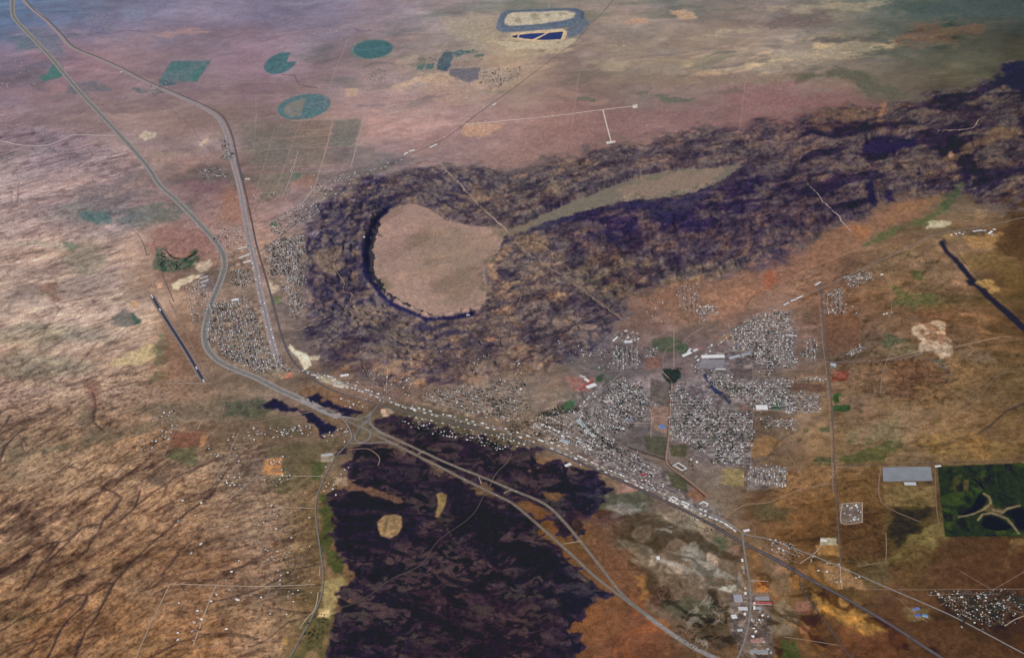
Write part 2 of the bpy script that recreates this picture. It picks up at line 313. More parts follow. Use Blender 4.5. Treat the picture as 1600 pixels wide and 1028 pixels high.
# -- far fields
P("268,96 330,95 308,128 249,126", (94,116,122), 1.2, 1, .9); P("270,96 308,96 285,112 262,112", (80,112,116), 3, 1, .7); P("300,110 322,104 308,128 296,126", (72,112,112), 2, 1, .6)
P("80,102 96,103 98,120 72,127 60,122 74,116", (78,118,116), 2, 2, .9); P("20,60 55,55 60,78 20,78", (104,116,128), 6, 4, .8); P("30,35 60,45 92,60 95,90 60,80", (114,118,136), 8, 4, .7)
P("248,126 280,128 270,135 248,135", (66,98,110), 2, 2, .7); P("105,135 150,130 170,140 140,148 105,147", (104,108,120), 4, 4, .7); P("205,137 245,140 250,147 215,146", (92,104,110), 3, 3, .7)
P("150,30 180,22 175,45 150,50", (120,115,140), 8, 8, .7); P("195,10 225,12 220,28 192,24", (128,135,160), 5, 5, .6); P("250,50 300,38 330,45 290,58 240,56", (172,138,138), 5, 5, .6)
def ELL(cx, cy, rx, ry, tilt, n=28, a0=0, a1=360):
    t = math.radians(tilt); o = []
    for i in range(n):
        a = math.radians(a0 + (a1 - a0) * i / (n - 1 if a1 - a0 < 360 else n))
        x, y = rx * math.cos(a), ry * math.sin(a); o.append((cx + x * math.cos(t) - y * math.sin(t), cy + x * math.sin(t) + y * math.cos(t)))
    return o
P(ELL(580.5,77.5,33.5,15.5,-5), (104,124,118), 1, 0, .8); P(ELL(583,77,31,14,-5), (72,106,114), 1.2, .5, .95)
P(ELL(438,99,27,15,-20,28,20,318) + [(448,97)], (78,110,118), 1.2, 1, .95)
P(ELL(474.5,167,43,20,-9), (150,130,124), 2, 0, .6); P(ELL(474.5,167,42,19,-9), (90,116,124), 1.2, .5, 1)
P(ELL(476,168,34,14.5,-9,20,105,255) + [(478,152)], (134,124,120), 1.2, 1, .85); P(ELL(495,160,20,12,-15), (96,116,124), 3, 2, .7)
for t, c in (("684,96 694,82 706,80 708,90 700,105 696,112 682,108",(76,98,110)),("706,82 720,78 725,84 712,90",(82,108,112)),("722,80 745,77 747,82 724,85",(86,110,110)),("742,86 757,84 756,88 743,90",(84,106,104)),("652,104 664,99 660,110 650,109",(92,116,112)),("666,101 679,99 676,107 664,109",(82,110,112)),("704,108 750,106 748,124 730,130 700,118",(112,108,120)),("697,95 705,100 698,112 692,112",(74,90,112)),("706,96 752,94 745,104 705,105",(150,130,124))): P(t, c, 1.2, 1, .9)
P("605,138 640,122 668,114 692,110 705,118 700,135 660,128 625,140", (196,166,146), 3, 4, .8); P("650,128 700,120 740,140 720,165 680,160", (172,144,132), 8, 6, .6); P("540,140 560,138 557,150 540,150", (190,158,140), 2, 2, .7)
P("725,195 755,190 790,192 760,212 735,218 724,212", (192,152,132), 2.5, 3, .8); P("620,95 650,92 648,105 620,103", (180,156,144), 4, 4, .5); P("745,125 780,128 770,140 740,136", (188,158,140), 3, 3, .6)
P("700,30 770,20 780,50 860,66 850,90 760,85 710,60", (178,162,142), 12, 8, .6); P("755,60 800,62 860,66 890,60 905,70 870,85 800,85", (186,164,138), 5, 5, .6)
P("777,32 782,21 792,16 898,13 913,19 913,31 893,41 862,48 785,51 775,46", (98,108,126), 1.2, .6, 1); P("905,28 923,34 908,52 890,60 882,52 890,43", (104,112,128), 2, 1, .95)
P("788,32 792,24 800,20 885,17 899,21 897,28 880,33 830,39 797,41 788,38", (190,176,158), 1.2, .8, 1); MOT("800,22 890,20 890,30 800,36", (.78,.80,.80), 160, .5, .65, .8, 191, edge=2, ew=1)
P("797,52 880,45 886,50 882,62 830,66 800,61", (205,178,150), 1.2, .8, 1)
P("782,62 826,66 870,66 905,62 890,74 850,80 800,78 780,70", (198,186,166), 3, 3, .5)
P("978,35 1000,25 1012,27 1012,34 995,38", (184,148,130), 2, 3, .8); P("1048,18 1065,14 1085,20 1088,27 1070,30 1050,24", (196,160,136), 2, 3, .8)
for t in ("1080,60 1150,50 1200,42 1200,48 1150,56 1090,64","950,96 1000,100 980,110 900,108","1060,120 1150,106 1200,90 1200,104 1150,110 1080,122","1200,90 1260,78 1320,60 1360,62 1400,68 1340,86 1250,100 1200,108","1165,14 1330,4 1380,0 1400,8 1300,20"): P(t, (178,160,138), 4, 8, .55)
MOT("1060,80 1200,70 1400,40 1500,20 1500,75 1380,90 1250,110 1060,130", (1.3,1.24,1.14), 170, .58, .68, .8, 195, .35, 3.5, .6, False, 12, 8)
MOT("1060,80 1200,70 1400,40 1500,20 1500,75 1380,90 1250,110 1060,130", (.76,.78,.82), 170, .56, .68, .7, 196, .35, 3.5, .6, False, 12, 8)
P("1380,10 1500,5 1700,-10 1700,24 1560,30 1440,28", (76,88,88), 10, 10, .7); P("1230,20 1300,22 1295,40 1220,45 1180,42", (112,98,98), 10, 8, .7); P("1430,42 1520,36 1530,48 1460,70 1400,70", (132,96,80), 10, 8, .5)
P("1010,120 1200,112 1260,110 1290,118 1220,132 1010,140", (138,115,102), 8, 6, .5)
P("1235,122 1258,114 1290,112 1345,110 1360,122 1385,135 1420,148 1400,156 1350,140 1310,118 1262,124 1240,130", (94,94,82), 4, 5, .8); P("1250,140 1268,142 1282,152 1270,156 1252,148", (92,88,78), 3, 4, .7)
for t in ("985,148 1010,145 1050,152 1085,155 1070,160 1040,160 1010,150","1125,148 1150,138 1165,142 1140,150","900,150 940,151 930,155 895,154","1110,182 1130,188 1125,190 1105,186","960,206 975,208 980,220 965,214"): P(t, (96,102,92), 2, 3, .7)
P("900,160 1000,162 1100,178 1180,150 1260,158 1310,170 1260,176 1150,196 1000,215 900,225 850,215 870,170", (144,110,110), 10, 10, .5)
P("1130,140 1240,128 1330,140 1385,160 1370,185 1330,170 1200,165 1130,165", (142,103,106), 10, 8, .5); P("820,200 880,195 920,212 900,240 820,245", (152,118,114), 10, 8, .5)
P("740,240 800,230 850,240 800,262 760,262", (154,122,116), 8, 8, .6)
# -- mesa
MP = [p for p in MESA]
P(MP, (102,91,92), 6, 12, .75, .12, rag=70)
P("860,310 960,300 1080,300 1180,262 1290,262 1340,300 1320,340 1250,380 1180,405 1090,400 1000,400 930,395 880,380 840,350", (88,75,84), 14, 12, .7)
P("880,400 960,395 1100,415 1180,405 1150,430 1030,450 960,470 890,450", (106,95,84), 12, 10, .6)
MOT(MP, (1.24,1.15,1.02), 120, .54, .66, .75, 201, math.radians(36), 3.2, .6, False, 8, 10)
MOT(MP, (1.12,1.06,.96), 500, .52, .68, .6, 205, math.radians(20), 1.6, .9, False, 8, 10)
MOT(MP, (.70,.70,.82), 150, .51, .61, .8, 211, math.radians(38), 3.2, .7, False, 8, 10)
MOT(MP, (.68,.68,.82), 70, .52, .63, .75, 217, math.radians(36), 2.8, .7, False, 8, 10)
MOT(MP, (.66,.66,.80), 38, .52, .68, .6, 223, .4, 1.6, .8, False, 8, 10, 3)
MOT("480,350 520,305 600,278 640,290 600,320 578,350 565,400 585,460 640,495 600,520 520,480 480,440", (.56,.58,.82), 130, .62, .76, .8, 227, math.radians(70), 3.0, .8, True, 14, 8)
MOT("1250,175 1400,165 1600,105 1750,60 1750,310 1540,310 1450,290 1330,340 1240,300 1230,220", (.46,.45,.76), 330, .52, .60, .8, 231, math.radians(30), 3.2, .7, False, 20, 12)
a_ = TERW * (1 - sstep(.22, .42, TF)) * sstep(0, .06, TF); mix(TER_S, a_ * .7, (48, 48, 78))  # shade of the lake-facing scarps painted navy on top of the relief
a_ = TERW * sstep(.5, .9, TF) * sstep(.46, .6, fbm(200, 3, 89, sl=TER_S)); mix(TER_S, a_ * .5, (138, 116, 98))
mul(FL_S, FLW * (1 - sstep(.50, .62, FLN)) * .5, (.62, .62, .86)); mul(FL_S, FLW * sstep(.70, .84, FLN) * .6, (1.22, 1.1, .98))  # gully shading painted in: hollows blue-dark, spurs lightened
MOT("860,320 1000,312 1110,292 1160,262 1230,290 1180,330 1100,360 1000,365 900,370", (.56,.54,.90), 150, .42, .56, .8, 233, math.radians(20), 2., .7, False, 14, 8)  # north-facing slope: shade and dark trees painted in, here and next line
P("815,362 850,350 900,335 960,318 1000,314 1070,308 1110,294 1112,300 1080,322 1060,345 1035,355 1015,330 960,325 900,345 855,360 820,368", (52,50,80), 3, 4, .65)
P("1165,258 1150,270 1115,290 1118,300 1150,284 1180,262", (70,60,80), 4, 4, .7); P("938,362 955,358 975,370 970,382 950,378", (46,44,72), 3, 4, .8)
P("1352,219 1365,214 1400,215 1426,220 1424,230 1400,238 1372,242 1350,234", (48,40,76), 3, 3, .9); P("1362,214 1400,215 1425,219 1422,223 1400,219 1362,218", (28,24,62), 1.2, 1, 1)  # shadow inside the pit painted dark, deepest along the top edge
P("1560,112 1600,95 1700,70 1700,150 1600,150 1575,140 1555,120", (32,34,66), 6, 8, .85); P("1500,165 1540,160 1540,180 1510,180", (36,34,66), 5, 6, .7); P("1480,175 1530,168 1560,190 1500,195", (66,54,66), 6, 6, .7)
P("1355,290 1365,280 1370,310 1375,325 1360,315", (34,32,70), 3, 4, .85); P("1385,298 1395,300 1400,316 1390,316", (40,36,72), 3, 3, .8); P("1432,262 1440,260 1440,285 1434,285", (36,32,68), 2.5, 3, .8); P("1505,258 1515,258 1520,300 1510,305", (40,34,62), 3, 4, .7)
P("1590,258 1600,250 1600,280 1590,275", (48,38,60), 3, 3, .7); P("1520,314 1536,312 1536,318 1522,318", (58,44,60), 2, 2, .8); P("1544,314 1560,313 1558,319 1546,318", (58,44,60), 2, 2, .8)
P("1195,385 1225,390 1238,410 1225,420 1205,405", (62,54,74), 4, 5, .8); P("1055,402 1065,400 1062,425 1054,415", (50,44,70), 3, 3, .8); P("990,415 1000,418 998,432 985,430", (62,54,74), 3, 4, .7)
MOT("800,400 1000,420 1150,415 1130,440 1020,450 970,490 920,550 850,585 720,598 690,520 760,500", (1.22,1.14,1.0), 240, .5, .66, .8, 235, math.radians(-50), 2.2, .8, False, 20, 10)
P("495,395 515,385 540,380 530,410 520,430 505,430", (122,104,88), 6, 5, .6); P("545,480 560,470 600,480 590,500 550,505", (128,108,92), 5, 6, .5); P("575,500 640,500 650,530 600,540", (122,104,90), 8, 8, .4)
P("720,540 800,545 820,570 760,585 700,580", (118,96,86), 10, 8, .4); P("753,530 770,527 776,532 762,534", (172,120,96), 1.5, 1.5, .8); P("560,540 640,530 640,560 590,570", (122,102,90), 8, 8, .4)
P("785,385 775,400 765,415 766,430 775,440 782,430 772,418 785,400 800,390 790,382", (158,122,94), 3, 2, .7); P("790,368 830,365 860,380 840,400 810,385", (130,106,84), 6, 5, .6)
P("735,288 768,298 765,312 745,318 725,308", (136,110,94), 4, 4, .6); P("1180,220 1200,200 1222,205 1205,215", (60,54,72), 3, 4, .7)
P("1288,110 1270,108", (0,0,0), .1, 0, 0)
P("1365,175 1385,158 1382,168 1372,188", (158,112,86), 3, 3, .7); P("1260,190 1300,178 1370,170 1350,190 1290,200", (120,94,78), 8, 8, .6)
P("1500,232 1530,215 1545,205 1580,200 1590,210 1545,222 1490,252 1478,248", (132,104,78), 4, 5, .6); P("1480,238 1488,234 1490,244 1482,246", (180,136,108), 1.5, 2, .7)
sM, dM = sdf(MP, 12, 20); kM = (sstep(-4, 10, dM) * .08)[..., None]; lM = (C[sM] @ np.array([.3, .59, .11]))[..., None]; C[sM] = C[sM] * (1 - kM) + kM * (lM * np.array([1.04, .98, 1.04]))
# red apron south of the mesa and wash
P("1030,450 1100,440 1150,428 1200,412 1250,392 1290,362 1330,352 1400,320 1440,308 1460,322 1450,345 1400,352 1360,372 1330,395 1290,410 1240,440 1170,480 1120,500 1060,510 1000,470", (138,101,83), 8, 6, .7)
P("1105,470 1150,455 1180,452 1200,445 1190,470 1150,480 1110,495", (164,118,94), 6, 5, .6); P("1190,430 1200,415 1215,420 1210,440 1195,450", (150,88,68), 4, 4, .7); P("1325,358 1360,350 1368,362 1350,372 1330,368", (156,106,78), 4, 4, .7)
P("1365,372 1385,358 1440,345 1455,330 1470,320 1482,318 1478,330 1455,350 1400,362 1372,378 1350,385", (88,94,66), 3, 4, .8); P("1470,322 1485,300 1500,285 1508,285 1495,305 1482,325", (74,84,62), 3, 4, .7)
P("1375,340 1450,310 1470,300 1460,320 1440,335 1390,348", (142,106,80), 5, 5, .6); P("1455,345 1470,342 1485,348 1475,354 1450,355", (188,178,152), 2, 3, .8)
MOT("1480,320 1600,300 1650,300 1650,340 1560,350 1500,345", (1.3,1.25,1.2), 120, .55, .68, .8, 241, math.radians(20), 4, .5, False, 6, 5)
MOT("1400,400 1470,385 1540,470 1600,520 1600,570 1500,510 1420,460", (1.28,1.22,1.2), 90, .52, .66, .8, 245, math.radians(-20), 4.5, .4, False, 14, 6)
P("1400,410 1420,405 1445,425 1435,450 1400,440 1385,420", (108,84,66), 5, 5, .6); P("1395,450 1420,460 1460,460 1480,470 1470,485 1430,480 1395,475", (88,92,60), 6, 6, .7); P("1425,418 1445,428 1450,445 1435,440", (88,94,62), 4, 4, .7)
P("1435,478 1470,470 1490,485 1492,498 1450,498 1430,490", (128,88,62), 4, 5, .6)
L([(p[0] + 1, p[1] + 1) for p in CUESTA[1:]], (24,26,52), 8, 2, 2, .95); L([(p[0] + 1, p[1] + 1) for p in CUESTA[3:]], (24,26,52), 10, 2, 2, .9); P("1508,438 1530,438 1545,455 1535,450 1515,446", (26,28,52), 1.5, 1.5, .9)  # shadow cast by the scarp, painted as dark blue bands
P("1530,440 1555,440 1562,455 1550,460 1535,452", (168,132,84), 3, 4, .8); P("1478,368 1492,372 1510,400 1525,420 1515,415 1498,395", (150,120,82), 3, 3, .7); P("1508,372 1540,365 1570,360 1575,378 1545,388 1515,386", (158,122,82), 2.5, 3, .75)
P("1580,330 1700,320 1700,420 1600,410 1560,390", (74,56,42), 8, 8, .7); P("1500,400 1560,398 1600,420 1600,460 1560,430 1520,415", (104,84,54), 8, 8, .7)
P("1428,508 1445,500 1474,504 1482,530 1488,555 1470,562 1450,548 1436,548 1440,530 1425,518", (206,168,132), 2, 3, .9); MOT("1428,508 1445,500 1474,504 1482,530 1488,555 1470,562 1440,530", (.78,.68,.62), 120, .5, .6, .9, 251, edge=2, ew=2)
P("1445,562 1470,560 1484,578 1484,602 1478,598 1474,580 1455,568", (110,94,76), 2, 3, .8); P("1500,550 1550,548 1560,565 1520,570", (140,112,86), 6, 6, .5)
P("1380,520 1410,525 1425,530 1400,536 1385,545 1374,545", (84,88,60), 3, 4, .7); P("1385,548 1420,535 1440,545 1430,560 1390,560", (140,118,86), 5, 5, .6); P("1390,560 1430,560 1480,580 1480,620 1440,640 1390,620", (118,78,56), 12, 8, .6)
P("1300,590 1326,578 1325,595 1298,596", (140,72,56), 1, 0, .9); P("1302,580 1322,579 1321,592 1303,593", (158,88,66), 1, 0, .9); P("1298,566 1306,567 1306,574 1298,574", (128,128,124), 1, 0, .9)
P("1302,616 1312,613 1318,618 1316,627 1305,630 1301,624", (62,88,46), 1, 1, .9); P("1301,634 1329,632 1329,642 1303,644", (54,78,44), 1, 1, .9); P("1310,620 1317,618 1319,626 1312,627", (176,116,84), 1, .5, .8)
P("1310,710 1350,700 1380,690 1405,690 1395,705 1375,718 1320,726 1310,722", (82,80,44), 4, 4, .75); P("1312,700 1350,660 1410,655 1400,690 1350,705", (140,118,82), 8, 6, .6)
P("1360,625 1420,612 1500,600 1520,620 1440,640 1370,640", (140,104,66), 12, 8, .6); P("1440,680 1520,672 1590,700 1590,715 1450,715", (146,108,60), 12, 8, .6); P("1500,690 1520,672 1545,690 1540,712 1510,708", (160,110,62), 6, 5, .6)
L("1365,650 1362,670 1345,690 1342,700", (150,104,74), 5, 2, 2, .5); L("1376,565 1365,610 1355,650 1345,690", (158,112,80), 5, 2, 2, .6)
P("1270,720 1302,715 1304,728 1280,728 1268,722", (78,76,48), 3, 3, .8); P("1280,670 1296,666 1297,676 1282,676", (78,84,54), 2, 2, .7); P("1244,690 1262,670 1266,674 1250,690", (84,80,52), 3, 3, .7)
P("1230,735 1300,728 1303,770 1240,800 1210,795 1215,760", (156,108,66), 8, 6, .7); P("1200,785 1240,800 1235,822 1180,812 1170,790", (96,82,54), 8, 6, .7)
P("1310,731 1377,731 1377,790 1312,785", (122,84,50), 6, 3, .6); P("1380,758 1460,756 1462,792 1382,790", (140,108,66), 1.5, 0, .8); P("1312,786 1380,795 1384,880 1314,880", (98,66,42), 3, 2, .7)
P("1400,800 1450,792 1462,800 1430,835 1400,850 1388,830", (50,44,26), 8, 6, .85); P("1430,830 1475,800 1476,845 1440,870 1400,880 1385,875", (138,112,64), 6, 6, .75); P("1405,860 1440,850 1460,862 1450,920 1410,920", (104,76,44), 8, 5, .6)
P("1330,878 1385,878 1400,915 1370,915 1340,895", (104,84,54), 5, 4, .7); P("1462,842 1700,838 1700,920 1460,918", (92,60,40), 6, 3, .6); P("1580,842 1700,838 1700,852 1576,852", (138,104,60), 3, 2, .7); P("1555,870 1580,860 1580,900 1555,895", (128,92,56), 8, 6, .5)
P("1464,728 1700,720 1700,838 1476,838", (44,52,24), 1.5, 1, .95); MOT("1464,728 1700,720 1700,838 1476,838", (1.5,1.45,1.3), 260, .52, .6, .7, 255, .8, 2, .8, False, 3, 2); MOT("1464,728 1700,720 1700,838 1476,838", (.55,.6,.8), 120, .54, .66, .8, 259, edge=3, ew=2)
P("1535,796 1548,782 1556,792 1575,796 1566,804 1550,801", (110,88,58), 1.5, 2, .8)
for t_ in ("1498,808 1520,803 1538,795 1549,785 1546,776 1538,771", "1528,812 1536,803 1550,801 1562,805 1574,810 1584,822 1592,832", "1552,796 1568,800 1575,794 1594,790"): L(t_, (150,120,84), 4, 1, 1, .9)
P("1036,577 1066,574 1066,590 1052,602 1038,594", (44,58,50), 1.5, 3, .9); P("1484,745 1500,745 1495,772 1484,765", (98,84,48), 3, 3, .7); P("1505,750 1514,750 1514,768 1506,768", (112,86,56), 2, 2, .7)
L("1518,742 1530,748 1535,760", (20,22,34), 3, 1, 1, .9); L("1560,740 1562,758 1572,775", (22,24,20), 2.5, 1, 1, .8)
# alkali flat and washes between railway and interstate
P("950,790 1010,800 1060,830 1110,815 1160,850 1165,920 1150,960 1130,1000 1060,1000 1010,950 1000,900 960,850", (122,96,72), 14, 8, .75)
P("945,765 1000,752 1030,770 1050,790 1010,800 960,790", (112,88,72), 8, 6, .6)
MOT("940,780 1010,790 1060,812 1115,808 1155,850 1160,920 1100,925 1050,910 1010,880 980,850", (1.55,1.62,1.68), 300, .55, .66, .95, 261, math.radians(-35), 2.4, 1.2, False, 10, 8)
MOT("900,760 1010,780 1100,812 1160,850 1165,960 1110,1000 1020,940 980,860", (.62,.62,.58), 240, .55, .66, .8, 265, math.radians(-30), 2.2, 1.1, False, 10, 8)
P("905,785 930,770 960,760 1000,765 1030,778 1000,795 960,790 925,800", (86,84,62), 5, 5, .7); P("960,760 1000,745 1015,752 1000,765 970,766", (178,122,96), 4, 4, .8); P("945,790 980,782 1000,792 985,802 960,805", (162,146,124), 3, 5, .6)
P("1095,868 1110,862 1122,870 1120,882 1105,885 1095,878", (198,158,122), 3, 2, .85); P("1060,855 1085,848 1110,880 1140,895 1150,905 1120,905 1085,895", (172,156,128), 3, 5, .6); P("1125,918 1148,912 1152,922 1138,926 1122,922", (206,184,148), 1.5, 2, .85)
P("1110,835 1135,838 1140,858 1120,862", (88,88,58), 5, 4, .7); P("1138,850 1155,850 1158,868 1142,872", (152,108,82), 3, 3, .7); P("1080,815 1108,815 1112,835 1090,838", (150,116,84), 4, 4, .6)
P("920,830 960,850 1005,880 1010,930 990,945 960,910 935,880 920,850", (126,82,56), 10, 6, .75); P("995,900 1010,905 1018,930 1008,945", (172,112,56), 4, 3, .7)
MOT("880,930 960,900 1030,950 1110,1030 1110,1100 880,1100", (1.25,1.15,1.0), 200, .5, .64, .9, 271, math.radians(70), 2.2, .7, False, 6, 6); P("930,925 960,925 985,950 965,985 900,1010 890,975", (134,84,52), 8, 5, .7)
P("1018,918 1045,915 1050,940 1020,945", (84,52,38), 5, 5, .6); P("1045,940 1110,940 1115,970 1060,965", (88,82,58), 8, 6, .7); P("1110,1000 1130,985 1140,1010 1115,1020", (70,56,44), 5, 5, .6)
MOT("1020,900 1150,930 1150,1020 1060,1000", (.5,.52,.5), 110, .54, .66, .8, 273, 0, 1, .8, False, 8, 6)
AK = "1030,815 1060,812 1110,850 1150,890 1158,925 1110,925 1080,908 1040,880 1015,850"
MOT(AK, (196,176,148), 110, .54, .68, .6, 267, math.radians(-30), 2.6, 1.3, edge=8, ew=10, m=False); MOT(AK, (96,82,64), 90, .55, .65, .7, 269, math.radians(-30), 2.2, 1.3, edge=8, ew=10, m=False)
MOT("930,770 1000,760 1040,790 1010,806 950,800 900,790", (166,148,124), 100, .54, .68, .55, 263, math.radians(-20), 3, 1.3, edge=6, ew=8, m=False)
MOT("1090,925 1160,930 1150,1000 1100,1020 1060,960", (168,146,118), 80, .58, .68, .6, 262, math.radians(60), 2, 1.3, edge=8, ew=8, m=False)
# fine washes and scrub of the eastern plain
for q_, an_ in (("1290,560 1700,520 1700,720 1310,725", 14), ("1200,420 1460,380 1560,520 1500,640 1300,600 1240,460", 40), ("1180,720 1460,730 1470,920 1250,880 1180,800", 8)):
    MOT(q_, (.74,.74,.70), 90, .70, .86, .7, 283, math.radians(an_), 4.0, .6, True, 20, 12); MOT(q_, (1.14,1.12,1.06), 60, .56, .70, .7, 285, math.radians(an_), 3.0, .6, False, 20, 12); MOT(q_, (.78,.78,.76), 28, .58, .72, .6, 287, 0, 1, .5, False, 20, 12, 2)
# beside the railway in the south-east
P("1160,830 1200,850 1250,905 1230,930 1200,925 1185,870", (128,98,70), 6, 5, .7); P("1270,920 1310,930 1350,960 1380,985 1350,990 1310,960 1280,955", (176,122,62), 6, 6, .8); P("1278,880 1310,885 1345,905 1350,920 1290,905", (178,126,80), 5, 5, .7)
P("1210,860 1225,850 1230,880 1215,890", (150,108,82), 4, 4, .6); P("1240,940 1265,938 1265,955 1245,958", (166,108,84), 3, 3, .7); P("1250,975 1268,976 1265,990 1250,988", (160,106,84), 2, 2, .7); P("1180,905 1200,905 1200,925 1182,925", (190,114,58), 1.5, 1, .85)
P("1220,940 1240,970 1230,990 1200,990 1200,950", (148,124,94), 6, 5, .6); MOT("1180,880 1330,930 1460,1010 1470,1080 1180,1080", (.55,.5,.45), 160, .55, .66, .8, 275, -.6, 1.8, .8, False, 8, 6); MOT("1180,850 1330,900 1460,1000 1470,1080 1180,1080", (1.3,1.22,1.05), 160, .56, .68, .8, 279, -.5, 1.8, .8, False, 8, 6)
P("1222,1000 1245,1000 1248,1040 1220,1040", (72,78,40), 4, 3, .8); P("1340,1000 1400,985 1430,1040 1330,1040", (112,66,42), 8, 6, .6); P("1420,950 1470,965 1500,980 1620,1040 1500,1040 1440,1000", (98,64,42), 8, 3, .7)
P("1410,945 1450,950 1460,970 1420,972", (130,104,66), 4, 4, .7); P("1360,930 1410,925 1400,945 1360,950", (98,66,48), 4, 4, .6); P("1272,852 1310,848 1310,868 1278,866", (182,126,68), 2, 2, .8)
P("1282,840 1307,840 1307,851 1281,851", (196,172,128), 1, .3, .9); P("1312,786 1348,786 1348,816 1312,818", (140,118,100), 1, .5, .7)
# green strip west of the lava flow
P("498,775 510,772 520,800 532,850 538,900 532,905 516,890 506,850 500,820", (66,72,44), 4, 3, .85); P("500,905 540,895 538,930 522,960 505,962 505,930", (152,134,94), 4, 4, .8); P("518,825 532,840 536,860 520,858", (128,94,68), 3, 3, .7)
P("480,975 510,960 520,990 500,1030 460,1040 450,1028", (78,76,50), 6, 5, .7); P("500,950 520,950 515,965 498,965", (206,176,130), 2, 2, .8); P("478,1015 500,1008 500,1040 470,1040", (140,108,86), 4, 4, .7); P("455,975 490,985 460,1028 430,1040", (110,90,64), 6, 5, .6)
P("440,996 450,996 448,1008 440,1006", (190,150,96), 1.5, 1.5, .7)
# between the railway and the interstate in the middle
P("470,600 520,605 560,625 580,632 560,648 520,640 470,615", (118,90,72), 4, 4, .8); P("430,583 452,580 456,588 440,592", (198,122,98), 1.5, 1.5, .85); P("425,560 445,590 430,590 420,580", (122,120,104), 5, 4, .4)
P("455,538 462,545 482,556 486,570 474,577 464,560 452,542", (216,200,180), 1.2, 2, .9); P("483,556 498,554 496,562 484,562", (200,184,160), 1.5, 2, .8); P("490,584 520,590 545,600 535,606 500,596", (190,178,160), 1.2, 1, .6)
P("595,640 610,637 618,644 606,651 598,650", (210,176,156), 1, 1, .85); P("555,655 600,645 610,660 590,672 560,690 548,690", (104,94,78), 5, 3, .7); P("600,625 700,645 830,690 830,700 700,672 600,650", (84,80,62), 5, 4, .5)
P("200,0 201,0 200,1", (0,0,0), .1, 0, 0)
# upper green park by the village
P("241,410 246,392 256,389 262,398 272,404 285,402 305,396 308,388 300,412 290,424 262,424 244,420", (88,96,84), 2.5, 3, .8); MOT("241,410 246,390 262,390 275,402 307,388 312,410 300,420 262,425 244,420", (.55,.75,.7), 90, .48, .58, .9, 281, edge=3, ew=2)
P("270,398 300,395 298,402 275,404", (150,108,98), 1.5, 1, .7); P("305,415 330,408 334,420 315,428 305,424", (198,180,160), 2, 3, .7); P("268,444 300,430 318,430 290,446 278,456 270,454", (214,196,170), 1.5, 3, .8); P("244,441 254,441 252,450 246,450", (208,160,136), 1.5, 1.5, .8); P("200,470 218,470 216,480 202,480", (178,140,110), 2, 2, .7)
P("312,430 335,430 335,455 312,455", (120,106,108), 2, 1, .8); P("300,440 312,440 312,460 298,455", (150,130,120), 2, 2, .6)
P("420,440 432,440 438,452 424,460 418,452", (190,170,150), 1.5, 1.5, .7); P("422,462 438,463 440,475 425,475", (98,108,80), 2, 2, .7)
# town grounds
TOWN = [("325,480 345,468 395,462 412,500 430,555 457,575 440,590 400,585 360,570 330,545 320,515",.6),("410,385 440,370 475,362 482,400 470,440 478,500 455,500 445,465 425,440 410,410",.5),
 ("650,620 700,603 820,590 822,642 800,660 700,645 660,632",.5),("800,660 890,620 960,590 1010,605 1018,640 990,672 960,688 1040,735 1130,805 1150,830 1090,800 1020,768 900,708 820,680",.65),
 ("1048,600 1110,588 1235,590 1240,640 1178,642 1174,727 1140,730 1090,716 1075,692 1046,690",.65),("1130,520 1180,490 1235,485 1245,520 1242,572 1150,575 1140,550",.6),("955,518 992,518 998,578 955,578",.5),("1283,455 1318,450 1322,492 1286,494",.5),
 ("1165,728 1228,728 1230,758 1168,766",.6),("1450,922 1620,920 1620,965 1550,988 1520,978 1480,957",.35),("1312,430 1362,424 1364,438 1328,448",.5),("1220,620 1282,618 1282,645 1222,648",.5),("1085,555 1140,545 1145,590 1085,590",.6),("355,390 400,380 402,440 352,425",.5),("1140,926 1200,926 1210,1040 1165,1040 1140,985",.5)]
for t, a in TOWN:
    P(t, (136,117,103) if not t.startswith('1450') else (84,60,46), 3, 2, a); MOT(t, (.70,.70,.74), 60, .46, .6, .75, 291, edge=3, ew=2, oct=3); MOT(t, (1.3,1.3,1.3), 45, .58, .7, .7, 297, edge=3, ew=2, oct=2)
